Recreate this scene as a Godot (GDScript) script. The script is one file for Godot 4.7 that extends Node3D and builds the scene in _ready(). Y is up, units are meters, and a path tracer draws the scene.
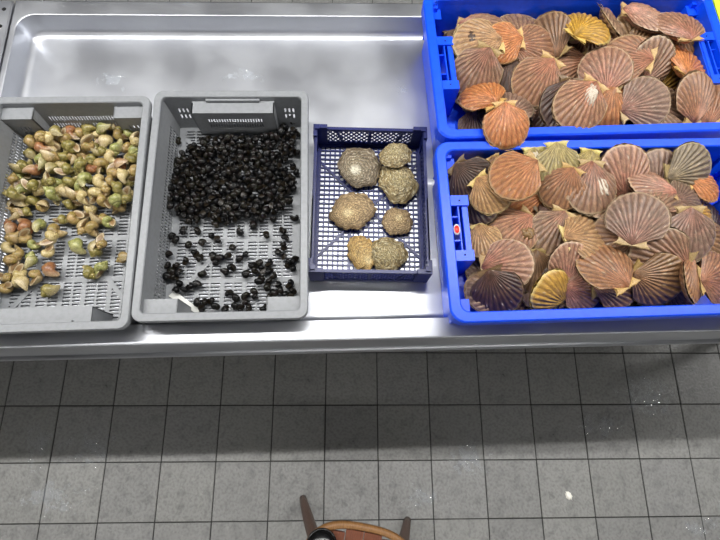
extends Node3D
# A market fish counter seen from above: two grey crates of sea snails, a navy crate of oysters and two blue crates of scallops.

var M := {}
var used := {}
var noise := FastNoiseLite.new()

func _ready():
	# ---- camera
	var cam := Camera3D.new()
	cam.name = "camera"
	cam.fov = 59.752
	cam.near = 0.05
	cam.far = 60.0
	add_child(cam)
	cam.transform = Transform3D(Basis(Vector3(0.99889662, 0.03702747, 0.02888803), Vector3(0.01740192, 0.27950574, -0.95998631), Vector3(-0.04362023, 0.95942978, 0.27855299)), Vector3(0, 1.8818, 0))
	cam.current = true
	# ---- environment
	var we := WorldEnvironment.new()
	we.name = "environment"
	var env := Environment.new()
	env.background_mode = Environment.BG_COLOR
	env.background_color = Color(0, 0, 0)
	env.tonemap_mode = Environment.TONE_MAPPER_LINEAR
	env.tonemap_exposure = 1.0
	env.sdfgi_enabled = true
	env.ssao_enabled = true
	env.ssil_enabled = true
	we.environment = env
	add_child(we)
	make_materials()
	# ---- lamps: one row of tube fittings over the back of the counter, one unseen row added behind the viewer as fill
	for k in 5:
		tube_lamp(Vector3(-3.4 + 1.7 * k, 3.02, -1.08), 1.5, LAMP_A, "lamps over the counter", ["first", "second", "third", "fourth", "fifth"][k] + " tube lamp from the left in the row over the counter")
	for k in 5:
		tube_lamp(Vector3(-3.4 + 1.7 * k, 3.02, 2.5), 1.5, LAMP_FILL, "added fill lamps behind the viewer", ["first", "second", "third", "fourth", "fifth"][k] + " added fill tube lamp from the left in the row behind the viewer")
	room()
	counters()
	containers()
	stool()
	scallops()
	oysters()
	whelks()
	periwinkles()
	details()

const LAMP_A := 4.3
const LAMP_FILL := 1.0
const CEIL := 3.15
const ORDINALS := ["first", "second", "third", "fourth", "fifth", "sixth", "seventh", "eighth", "ninth", "tenth", "eleventh", "twelfth", "thirteenth", "fourteenth", "fifteenth"]

# ------------------------------------------------------------------ helpers
func numbered(n: String) -> String:
	if not used.has(n):
		used[n] = 0
		return n
	used[n] += 1
	return "%s_%03d" % [n, used[n]]

func tag(o: Node, label: String, category: String, group := "", kind := ""):
	if label: o.set_meta("label", label)
	if category: o.set_meta("category", category)
	if group: o.set_meta("group", group)
	if kind: o.set_meta("kind", kind)

func thing(called: String, at: Vector3, yaw := 0.0) -> Node3D:
	var o := Node3D.new()
	o.name = numbered(called)
	add_child(o)
	o.position = at
	o.rotation.y = yaw
	return o

func inst(called: String, mesh: Mesh, mat: Material, parent: Node) -> MeshInstance3D:
	var o := MeshInstance3D.new()
	o.name = numbered(called) if parent == self else called
	o.mesh = mesh
	if mat: o.material_override = mat
	parent.add_child(o, true)
	return o

func st_new(smooth := false) -> SurfaceTool:
	var st := SurfaceTool.new()
	st.begin(Mesh.PRIMITIVE_TRIANGLES)
	st.set_smooth_group(0 if smooth else -1)
	return st

func done(st: SurfaceTool) -> ArrayMesh:
	st.generate_normals()
	return st.commit()

func tri(st: SurfaceTool, a, b, c):   # counter-clockwise seen from outside
	st.add_vertex(a); st.add_vertex(c); st.add_vertex(b)

func quad(st: SurfaceTool, a, b, c, d):
	tri(st, a, b, c); tri(st, a, c, d)

func hexa(st: SurfaceTool, p: Array):   # bottom 0-3 counter-clockwise from above, top 4-7
	quad(st, p[4], p[5], p[6], p[7])
	quad(st, p[3], p[2], p[1], p[0])
	for i in 4:
		var j := (i + 1) % 4
		quad(st, p[i], p[j], p[j + 4], p[i + 4])

func bx(st: SurfaceTool, lo: Vector3, hi: Vector3, T := Transform3D.IDENTITY):
	var p := []
	for y in [lo.y, hi.y]:
		for c in [Vector2(lo.x, hi.z), Vector2(hi.x, hi.z), Vector2(hi.x, lo.z), Vector2(lo.x, lo.z)]:
			p.append(T * Vector3(c.x, y, c.y))
	hexa(st, p)

func bar(st: SurfaceTool, a: Vector3, b: Vector3, w: float, h: float, up := Vector3.UP):   # a beam from a to b
	var d := (b - a).normalized()
	var s := d.cross(up).normalized()
	var u := s.cross(d).normalized()
	var T := Transform3D(Basis(s, u, -d), a)
	bx(st, Vector3(-w / 2, -h / 2, -(b - a).length()), Vector3(w / 2, h / 2, 0), T)

func rrect(hw: float, hd: float, r: float, y: float, c := Vector2.ZERO, n := 6) -> Array:
	var out := []
	for q in 4:
		var cx: float = [1, -1, -1, 1][q] * (hw - r)
		var cz: float = [1, 1, -1, -1][q] * (hd - r)
		for k in n + 1:
			var a := (q + float(k) / n) * PI / 2
			out.append(Vector3(c.x + cx + r * cos(a), y, c.y + cz + r * sin(a)))
	return out

func loft(st: SurfaceTool, rings: Array, closed := false):   # rings listed so that outside lies to the right hand of travel
	var n: int = rings[0].size()
	var m := rings.size() if closed else rings.size() - 1
	for k in m:
		var a: Array = rings[k]
		var b: Array = rings[(k + 1) % rings.size()]
		for i in n:
			var j := (i + 1) % n
			quad(st, a[i], b[i], b[j], a[j])

func fan(st: SurfaceTool, ring: Array, up := true):
	var c := Vector3.ZERO
	for p in ring: c += p
	c /= ring.size()
	for i in ring.size():
		var j := (i + 1) % ring.size()
		if up: tri(st, c, ring[j], ring[i])
		else: tri(st, c, ring[i], ring[j])

func tube(st: SurfaceTool, pts: Array, radii: Array, n := 12, cap := true):
	var rings := []
	for k in pts.size():
		var d: Vector3 = (pts[mini(k + 1, pts.size() - 1)] - pts[maxi(k - 1, 0)]).normalized()
		var s := d.cross(Vector3.UP if absf(d.y) < 0.9 else Vector3.RIGHT).normalized()
		var u := s.cross(d).normalized()
		var ring := []
		for i in n:
			var a := TAU * i / n
			ring.append(pts[k] + (s * cos(a) + u * sin(a)) * radii[k])
		rings.append(ring)
	for k in rings.size() - 1:
		for i in n:
			var j := (i + 1) % n
			quad(st, rings[k][i], rings[k][j], rings[k + 1][j], rings[k + 1][i])
	if cap:
		fan(st, rings[0], true)
		fan(st, rings[-1], false)

# panel in the plane of T's x (along) and y (up), thickness towards -z; bands: [v0, v1, u0, u1, pitch, slot]
func panel(st: SurfaceTool, T: Transform3D, u0: float, u1: float, h: float, th: float, bands: Array, v_start := 0.0):
	var v := v_start
	for b in bands:
		if b[0] > v: bx(st, Vector3(u0, v, -th), Vector3(u1, b[0], 0), T)
		if b[2] > u0: bx(st, Vector3(u0, b[0], -th), Vector3(b[2], b[1], 0), T)
		if b[3] < u1: bx(st, Vector3(b[3], b[0], -th), Vector3(u1, b[1], 0), T)
		var x: float = b[2] + b[5]
		while x < b[3] - 0.0001:
			bx(st, Vector3(x, b[0], -th), Vector3(minf(x + b[4] - b[5], b[3]), b[1], 0), T)
			x += b[4]
		v = b[1]
	if v < h: bx(st, Vector3(u0, v, -th), Vector3(u1, h, 0), T)

func s2l(r, g, b) -> Color:   # 0-255 sRGB to linear vertex colour
	return Color(r / 255.0, g / 255.0, b / 255.0).srgb_to_linear()

func noise_img(sd: int, freq: float, size: int, oct := 4, type := FastNoiseLite.TYPE_SIMPLEX_SMOOTH) -> Image:
	var f := FastNoiseLite.new()
	f.seed = sd
	f.noise_type = type
	f.frequency = freq
	f.fractal_octaves = oct
	return f.get_seamless_image(size, size)

func ramp_tex(im: Image, stops: Array) -> ImageTexture:   # stops: [[t, Color], ...]
	var g := Gradient.new()
	g.offsets = PackedFloat32Array(stops.map(func(s): return s[0]))
	g.colors = PackedColorArray(stops.map(func(s): return s[1]))
	var o := Image.create(im.get_width(), im.get_height(), false, Image.FORMAT_RGB8)
	for y in im.get_height():
		for x in im.get_width():
			o.set_pixel(x, y, g.sample(im.get_pixel(x, y).r))
	return ImageTexture.create_from_image(o)

func normal_tex(im: Image, strength: float) -> ImageTexture:
	var c: Image = im.duplicate()
	c.convert(Image.FORMAT_RGBA8)
	c.bump_map_to_normal_map(strength)
	return ImageTexture.create_from_image(c)

func mat(color: Color, rough: float, metal := 0.0) -> StandardMaterial3D:
	var m := StandardMaterial3D.new()
	m.albedo_color = color
	m.roughness = rough
	m.metallic = metal
	return m

func tri_uv(m: StandardMaterial3D, scale: float, world := false):
	m.uv1_triplanar = true
	m.uv1_world_triplanar = world
	m.uv1_scale = Vector3.ONE * scale

func make_materials():
	# stainless steel: faint clouding in gloss and colour
	var cloud := noise_img(3, 0.006, 512, 5)
	var steel := mat(Color(0.80, 0.81, 0.83), 1.0, 1.0)
	steel.albedo_texture = ramp_tex(cloud, [[0.0, Color(0.93, 0.93, 0.94)], [1.0, Color(1, 1, 1)]])
	steel.roughness_texture = ramp_tex(cloud, [[0.2, Color(0.38, 0.38, 0.38)], [0.8, Color(0.46, 0.46, 0.46)]])
	steel.roughness_texture_channel = BaseMaterial3D.TEXTURE_CHANNEL_RED
	steel.normal_enabled = true
	steel.normal_texture = normal_tex(noise_img(9, 0.004, 512, 3), 3.0)
	steel.normal_scale = 0.06
	tri_uv(steel, 1.1, true)
	M.steel = steel
	# floor tile
	var gr := noise_img(21, 0.012, 1024, 6)
	var grain := noise_img(22, 0.11, 512, 3)
	M.tile = []
	var wet := ramp_tex(gr, [[0.0, Color(0.26, 0.26, 0.26)], [0.42, Color(0.36, 0.36, 0.36)], [0.62, Color(0.55, 0.55, 0.55)], [1.0, Color(0.6, 0.6, 0.6)]])
	var stain := ramp_tex(gr, [[0.0, Color(0.87, 0.87, 0.87)], [0.25, Color(0.94, 0.94, 0.94)], [0.42, Color(0.985, 0.985, 0.98)], [1.0, Color(1, 1, 0.995)]])
	var pit := normal_tex(grain, 4.0)
	var speck := ramp_tex(grain, [[0.0, Color(0.82, 0.82, 0.82)], [0.5, Color(0.96, 0.96, 0.96)], [1.0, Color(1, 1, 1)]])
	for k in 4:
		var t := mat([Color(0.525, 0.525, 0.522), Color(0.512, 0.512, 0.508), Color(0.537, 0.537, 0.53), Color(0.522, 0.522, 0.515)][k], 1.0)
		t.albedo_texture = stain
		t.roughness_texture = wet
		t.roughness_texture_channel = BaseMaterial3D.TEXTURE_CHANNEL_RED
		t.normal_enabled = true
		t.normal_texture = pit
		t.normal_scale = 0.18
		t.detail_enabled = true
		t.detail_blend_mode = BaseMaterial3D.BLEND_MODE_MUL
		t.detail_albedo = speck
		tri_uv(t, 1.3, true)
		M.tile.append(t)
	M.grout = mat(Color(0.16, 0.16, 0.155), 0.8)
	M.wall = mat(Color(0.36, 0.36, 0.36), 0.6)
	M.ceiling = mat(Color(0.84, 0.84, 0.84), 0.8)
	# plastics
	var scuff := noise_img(31, 0.03, 512, 5)
	var grey := mat(Color(0.52, 0.53, 0.545), 0.42)
	grey.albedo_texture = ramp_tex(scuff, [[0.0, Color(0.93, 0.93, 0.92)], [0.55, Color(0.98, 0.98, 0.98)], [1.0, Color(1, 1, 1)]])
	tri_uv(grey, 4.0)
	M.grey = grey
	var blue := mat(Color(0.02, 0.30, 0.92), 0.36)
	blue.albedo_texture = ramp_tex(scuff, [[0.0, Color(0.88, 0.9, 0.95)], [0.6, Color(1, 1, 1)], [1.0, Color(1, 1, 1)]])
	tri_uv(blue, 3.0)
	M.blue = blue
	var navy := mat(Color(0.075, 0.115, 0.35), 0.38)
	navy.albedo_texture = ramp_tex(scuff, [[0.0, Color(0.75, 0.78, 0.85)], [0.6, Color(1, 1, 1)], [1.0, Color(1, 1, 1)]])
	tri_uv(navy, 6.0)
	M.navy = navy
	M.yellow = mat(Color(0.78, 0.90, 0.22), 0.4)
	M.red = mat(Color(0.85, 0.16, 0.10), 0.35)
	M.white = mat(Color(0.9, 0.9, 0.88), 0.6)
	M.black = mat(Color(0.02, 0.02, 0.02), 0.25)
	M.hole = mat(Color(0.03, 0.03, 0.03), 0.9)
	# wood
	var wood_im := Image.create(256, 256, false, Image.FORMAT_RGB8)
	noise.seed = 4
	noise.frequency = 0.02
	for y in 256:
		for x in 256:
			var v := 0.5 + 0.5 * noise.get_noise_2d(x * 7.0, y * 0.7)
			v = 0.75 * v + 0.25 * (0.5 + 0.5 * noise.get_noise_2d(x * 20.0 + 900.0, y * 1.5))
			wood_im.set_pixel(x, y, Color(0.62, 0.55, 0.5).lerp(Color(1, 1, 1), v))
	var wt := ImageTexture.create_from_image(wood_im)
	for w in [["wood_rim", Color(0.62, 0.46, 0.27)], ["wood_seat", Color(0.50, 0.29, 0.19)], ["wood_leg", Color(0.40, 0.32, 0.28)]]:
		var m := mat(w[1], 0.5)
		m.albedo_texture = wt
		tri_uv(m, 6.0)
		M[w[0]] = m
	# water
	var water := mat(Color(0.9, 0.95, 1.0, 0.08), 0.06)
	water.transparency = BaseMaterial3D.TRANSPARENCY_ALPHA
	M.water = water
	# shells: vertex colours carry the pigment
	var rough_im := noise_img(41, 0.05, 512, 5)
	var shell := mat(Color(1, 1, 1), 0.42)
	shell.vertex_color_use_as_albedo = true
	shell.albedo_texture = ramp_tex(rough_im, [[0.0, Color(0.42, 0.39, 0.36)], [0.42, Color(0.84, 0.82, 0.79)], [0.7, Color(1, 0.99, 0.97)], [1.0, Color(1, 1, 1)]])
	shell.normal_enabled = true
	shell.normal_texture = normal_tex(rough_im, 4.0)
	shell.normal_scale = 0.8
	tri_uv(shell, 1.3)
	M.shell = shell
	M.shells = [shell]
	for c in [Color(1.0, 0.985, 0.92), Color(0.9, 0.92, 0.9)]:
		var v: StandardMaterial3D = shell.duplicate()
		v.albedo_color = c
		M.shells.append(v)
	var snail := mat(Color(1, 1, 1), 0.36)
	snail.vertex_color_use_as_albedo = true
	snail.albedo_texture = shell.albedo_texture
	tri_uv(snail, 0.7)
	M.snail = snail
	var peri := mat(Color(1, 1, 1), 0.32)
	peri.metallic_specular = 0.35
	peri.vertex_color_use_as_albedo = true
	M.peri = peri
	var oyster := mat(Color(1, 1, 1), 0.55)
	oyster.vertex_color_use_as_albedo = true
	oyster.albedo_texture = ramp_tex(rough_im, [[0.0, Color(0.3, 0.28, 0.25)], [0.45, Color(0.85, 0.84, 0.8)], [0.7, Color(1, 1, 0.98)], [1.0, Color(1, 1, 1)]])
	oyster.normal_enabled = true
	oyster.normal_texture = normal_tex(rough_im, 7.0)
	tri_uv(oyster, 14.0)
	M.oyster = oyster
	var lamp := mat(Color(1, 1, 1), 0.5)
	lamp.emission_enabled = true
	lamp.emission = Color(1.0, 0.99, 0.97)
	lamp.emission_energy_multiplier = 10.0
	M.lamp = lamp

func tube_lamp(at: Vector3, length: float, energy: float, group: String, label: String):
	var o := thing("tube_lamp", at)
	tag(o, label, "lamp", group)
	var st := st_new()
	bx(st, Vector3(-length / 2 - 0.05, 0.03, -0.06), Vector3(length / 2 + 0.05, CEIL - at.y, 0.06))
	inst("housing", done(st), M.white, o)
	for s in [-1, 1]:
		st = st_new(true)
		tube(st, [Vector3(-length / 2, 0.012, s * 0.03), Vector3(length / 2, 0.012, s * 0.03)], [0.016, 0.016])
		inst("glowing_tube", done(st), M.lamp, o)
	var l := AreaLight3D.new()
	l.name = "tube_light"
	l.area_size = Vector2(length, 0.05)
	l.light_energy = energy
	l.light_color = Color(1.0, 0.995, 0.985)
	l.shadow_enabled = true
	l.area_range = 14.0
	o.add_child(l)
	l.position = Vector3(0, -0.02, 0)
	l.rotation.x = -PI / 2

# ------------------------------------------------------------------ room
func room():
	var fl := thing("floor", Vector3.ZERO)
	tag(fl, "grey square ceramic floor tiles with dark joints, wet in places", "", "", "structure")
	var st := st_new()
	bx(st, Vector3(-5, -0.15, -5), Vector3(5, -0.003, 4))
	inst("grout_bed", done(st), M.grout, fl)
	var o := Vector3(-0.0626, 0, -0.0084)
	var ex := Vector3(0.99965, 0, 0.02629)
	var ez := Vector3(-0.02629, 0, 0.99965)
	var tm: Array = []
	for v in 3:
		st = st_new()
		var h: float = 0.0984 - 0.0003 * v
		var a := rrect(h, h, 0.0012, -0.006, Vector2.ZERO, 1)
		var b := rrect(h, h, 0.0012, -0.0012, Vector2.ZERO, 1)
		var c := rrect(h - 0.0014, h - 0.0014, 0.001, 0.0, Vector2.ZERO, 1)
		loft(st, [a, b, c])
		fan(st, c, true)
		tm.append(done(st))
	var rg := RandomNumberGenerator.new()
	rg.seed = 7
	var far := st_new()
	for i in range(-25, 25):
		for j in range(-24, 20):
			var p := o + ex * ((i + 0.5) * 0.2) + ez * ((j + 0.5) * 0.2)
			if absf(p.x) > 4.85 or p.z < -4.85 or p.z > 3.85: continue
			var dy := rg.randf_range(-0.0006, 0.0004)
			var turn := Basis(Vector3.UP, -0.02629) * Basis(Vector3.RIGHT, rg.randf_range(-0.003, 0.003)) * Basis(Vector3.BACK, rg.randf_range(-0.003, 0.003))
			if i >= -14 and i < 14 and j >= -2 and j < 8:
				var t := inst("tile", tm[rg.randi() % 3], M.tile[rg.randi() % 4], fl)
				t.transform = Transform3D(turn, p + Vector3(0, dy, 0))
			else:
				far.append_from(tm[0], 0, Transform3D(turn, p + Vector3(0, dy, 0)))
	var f := inst("tile_field", far.commit(), M.tile[0], fl)
	f.set_meta("kind", "stuff")
	for w in [["wall_back", Vector3(-5.1, 0, -5.1), Vector3(5.1, CEIL, -5)], ["wall_front", Vector3(-5.1, 0, 4), Vector3(5.1, CEIL, 4.1)], ["wall_left", Vector3(-5.1, 0, -5), Vector3(-5, CEIL, 4)], ["wall_right", Vector3(5, 0, -5), Vector3(5.1, CEIL, 4)]]:
		st = st_new()
		bx(st, w[1], w[2])
		tag(inst(w[0], done(st), M.wall, self), "plain pale hall wall out of the picture", "", "", "structure")
	st = st_new()
	bx(st, Vector3(-5.1, CEIL, -5.1), Vector3(5.1, CEIL + 0.1, 4.1))
	tag(inst("ceiling", done(st), M.ceiling, self), "plain white hall ceiling above the counter", "", "", "structure")

# ------------------------------------------------------------------ steel counters
const FLOOR_Y := 0.69
func counters():
	var o := thing("display_counter", Vector3(0.36, 0, -0.66))
	tag(o, "long stainless steel counter with a shallow sunken tray and rolled front edge", "counter")
	var st := st_new(true)
	var oc := Vector2(0.0025, 0.004)        # outer centre
	var ow := 1.2875; var od := 0.504
	var ic := Vector2(-0.0135, 0.005)       # tray centre
	var iw := 1.2535; var id := 0.452
	var rings := []
	rings.append(rrect(ow, od, 0.006, 0.600, oc))
	rings.append(rrect(ow, od, 0.006, 0.750, oc))
	rings.append(rrect(ow - 0.0008, od - 0.0008, 0.006, 0.7545, oc))
	rings.append(rrect(ow - 0.003, od - 0.003, 0.006, 0.757, oc))
	rings.append(rrect(ow - 0.006, od - 0.006, 0.006, 0.757, oc))
	rings.append(rrect(iw + 0.005, id + 0.005, 0.05, 0.757, ic))
	rings.append(rrect(iw + 0.0012, id + 0.0012, 0.049, 0.757, ic))
	rings.append(rrect(iw + 0.0003, id + 0.0003, 0.048, 0.7564, ic))
	rings.append(rrect(iw, id, 0.048, 0.7554, ic))
	rings.append(rrect(iw - 0.0003, id - 0.0003, 0.048, 0.752, ic))
	var fr := 0.022
	rings.append(rrect(iw - 0.004, id - 0.004, 0.046, FLOOR_Y + fr, ic))
	for k in range(1, 9):
		var a := k / 8.0 * PI / 2
		var inset := 0.004 + fr * (1 - cos(a))
		rings.append(rrect(iw - inset, id - inset, 0.046 - 0.02 * k / 8.0, FLOOR_Y + fr * (1 - sin(a)), ic))
	rings.append(rrect(iw - 0.04, id - 0.04, 0.024, FLOOR_Y, ic))
	loft(st, rings)
	fan(st, rings[-1], true)
	inst("tray_top", done(st), M.steel, o)
	st = st_new(true)
	var zf := oc.y + od
	tube(st, [Vector3(oc.x - ow, 0.592, zf - 0.002), Vector3(oc.x + ow, 0.592, zf - 0.002)], [0.013, 0.013], 16)
	inst("rolled_edge", done(st), M.steel, o)
	for sx in [-1, 1]:
		for sz in [-1, 1]:
			st = st_new()
			bx(st, Vector3(oc.x + sx * 1.2 - 0.02, 0, oc.y + sz * 0.42 - 0.02), Vector3(oc.x + sx * 1.2 + 0.02, 0.68, oc.y + sz * 0.42 + 0.02))
			inst("leg", done(st), M.steel, o)
	# neighbouring worktop with drain holes
	o = thing("side_counter", Vector3(-1.6, 0, -0.66))
	tag(o, "flat stainless worktop with small drain holes beside the sunken tray counter", "counter")
	st = st_new()
	var a := rrect(0.668, 0.5, 0.006, 0.62)
	var b := rrect(0.668, 0.5, 0.006, 0.752)
	var c := rrect(0.665, 0.497, 0.006, 0.755)
	loft(st, [a, b, c])
	fan(st, c, true)
	inst("worktop", done(st), M.steel, o)
	for p in [Vector2(0.648, -0.468), Vector2(0.648, -0.408), Vector2(0.53, -0.468), Vector2(0.53, -0.408), Vector2(0.41, -0.468), Vector2(0.41, -0.408)]:
		st = st_new(true)
		tube(st, [Vector3(p.x, 0.7545, p.y), Vector3(p.x, 0.7556, p.y)], [0.006, 0.006], 12)
		inst("drain_hole", done(st), M.hole, o)
	for sx in [-1, 1]:
		for sz in [-1, 1]:
			st = st_new()
			bx(st, Vector3(sx * 0.6 - 0.02, 0, sz * 0.42 - 0.02), Vector3(sx * 0.6 + 0.02, 0.63, sz * 0.42 + 0.02))
			inst("leg", done(st), M.steel, o)

# ------------------------------------------------------------------ crates
func T_at(origin: Vector3, along: Vector3, up := Vector3.UP) -> Transform3D:
	return Transform3D(Basis(along, up, along.cross(up)), origin)

func grey_crate() -> Node3D:
	var o := Node3D.new()
	var H := 0.124
	var hx := 0.185; var hz := 0.290        # body outside, at the rim
	# rim: a flat flange with a turned-down lip
	var st := st_new()
	loft(st, [rrect(0.196, 0.302, 0.022, H - 0.022), rrect(0.2, 0.306, 0.024, H - 0.016), rrect(0.2, 0.306, 0.024, H - 0.003), rrect(0.198, 0.304, 0.022, H), rrect(hx - 0.002, hz - 0.002, 0.012, H), rrect(hx - 0.004, hz - 0.004, 0.011, H - 0.002), rrect(hx - 0.004, hz - 0.004, 0.011, H - 0.012), rrect(hx, hz, 0.012, H - 0.012), rrect(0.196, 0.302, 0.02, H - 0.012)], true)
	inst("rim", done(st), M.grey, o)
	# slotted base
	st = st_new()
	var bw := 0.172; var bd := 0.273
	var cols := [[-0.150, -0.098], [-0.086, -0.034], [-0.022, 0.022], [0.034, 0.086], [0.098, 0.150]]
	var z := -bd
	var row := 0
	while z < bd - 0.004:
		var solid := 0.0048
		if row % 11 == 0: solid = 0.014
		bx(st, Vector3(-bw, 0.0, z), Vector3(bw, 0.006, minf(z + solid, bd)))
		z += solid
		if z + 0.0045 > bd: break
		var edge := -bw
		for c in cols:
			bx(st, Vector3(edge, 0, z), Vector3(c[0], 0.006, z + 0.0045))
			var mid: float = (c[0] + c[1]) / 2
			bx(st, Vector3(mid - 0.0025, 0, z), Vector3(mid + 0.0025, 0.006, z + 0.0045))
			edge = c[1]
		bx(st, Vector3(edge, 0, z), Vector3(bw, 0.006, z + 0.0045))
		z += 0.0045
		row += 1
	for s in [-1, 1]:
		for e in [-1, 1]:
			bar(st, Vector3(s * 0.06, 0.0055, e * 0.12), Vector3(s * 0.15, 0.0055, e * 0.235), 0.012, 0.004)
	inst("slotted_base", done(st), M.grey, o)
	# long walls
	for s in [-1, 1]:
		st = st_new()
		var up := Vector3(s * (hx - bw), H - 0.006, 0).normalized()
		var T := T_at(Vector3(s * bw, 0.002, 0), Vector3(0, 0, -s), up)
		panel(st, T, -hz + 0.003, hz - 0.003, H - 0.012, 0.003, [[0.012, 0.024, -0.24, 0.24, 0.0085, 0.0042], [0.030, 0.042, -0.24, 0.24, 0.0085, 0.0042], [0.048, 0.060, -0.24, 0.24, 0.0085, 0.0042]])
		inst("long_wall", done(st), M.grey, o)
	# end walls: one end with a middle boss, the other with two corner bosses
	for s in [-1, 1]:
		st = st_new()
		var up := Vector3(0, H - 0.006, s * (hz - bd)).normalized()
		var T := T_at(Vector3(0, 0.002, s * bd), Vector3(s, 0, 0), up)
		if s < 0:
			panel(st, T, -hx + 0.003, -0.105, H - 0.012, 0.003, [[0.040, 0.056, -0.158, -0.127, 0.011, 0.005], [0.062, 0.078, -0.158, -0.127, 0.011, 0.005]])
			panel(st, T, -0.105, 0.105, H - 0.012, 0.003, [[0.016, 0.086, -0.09, 0.09, 1.0, 0.2]])
			panel(st, T, 0.105, hx - 0.003, H - 0.012, 0.003, [[0.040, 0.056, 0.127, 0.158, 0.011, 0.005], [0.062, 0.078, 0.127, 0.158, 0.011, 0.005]])
		else:
			panel(st, T, -0.105, 0.105, H - 0.012, 0.003, [[0.028, 0.046, -0.088, 0.088, 0.0074, 0.004], [0.054, 0.072, -0.088, 0.088, 0.0074, 0.004]])
			for e in [-1, 1]:
				panel(st, T, minf(e * 0.105, e * (hx - 0.003)), maxf(e * 0.105, e * (hx - 0.003)), H - 0.012, 0.003, [[0.02, 0.08, e * 0.142 - 0.024, e * 0.142 + 0.024, 1.0, 0.2]])
		inst("end_wall", done(st), M.grey, o)
	st = st_new()
	var top := H - 0.017
	var zf := -0.248
	bx(st, Vector3(-0.108, top - 0.003, -0.288), Vector3(0.108, top, zf))
	panel(st, T_at(Vector3(0, 0.004, zf), Vector3(1, 0, 0)), -0.108, 0.108, top - 0.006, 0.003, [[0.036, 0.053, -0.072, 0.072, 0.0070, 0.0040], [0.059, 0.076, -0.072, 0.072, 0.0070, 0.0040]])
	for s in [-1, 1]:
		bx(st, Vector3(s * 0.1065 - 0.0015, 0.004, -0.280), Vector3(s * 0.1065 + 0.0015, top, zf))
	bx(st, Vector3(-0.07, top, -0.286), Vector3(0.07, top + 0.009, -0.280))
	inst("middle_boss", done(st), M.grey, o)
	for s in [-1, 1]:
		st = st_new()
		var x0 := minf(s * 0.102, s * 0.180); var x1 := maxf(s * 0.102, s * 0.180)
		bx(st, Vector3(x0, top - 0.003, 0.250), Vector3(x1, top, 0.288))
		panel(st, T_at(Vector3(0, 0.004, 0.250), Vector3(-1, 0, 0)), -x1, -x0, top - 0.006, 0.003, [[0.030, 0.046, -(x0 + x1) / 2 - 0.016, -(x0 + x1) / 2 + 0.016, 0.011, 0.005], [0.052, 0.068, -(x0 + x1) / 2 - 0.016, -(x0 + x1) / 2 + 0.016, 0.011, 0.005]])
		bx(st, Vector3(s * 0.1035 - 0.0015, 0.004, 0.250), Vector3(s * 0.1035 + 0.0015, top, 0.282))
		inst("corner_boss", done(st), M.grey, o)
	return o

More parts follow.
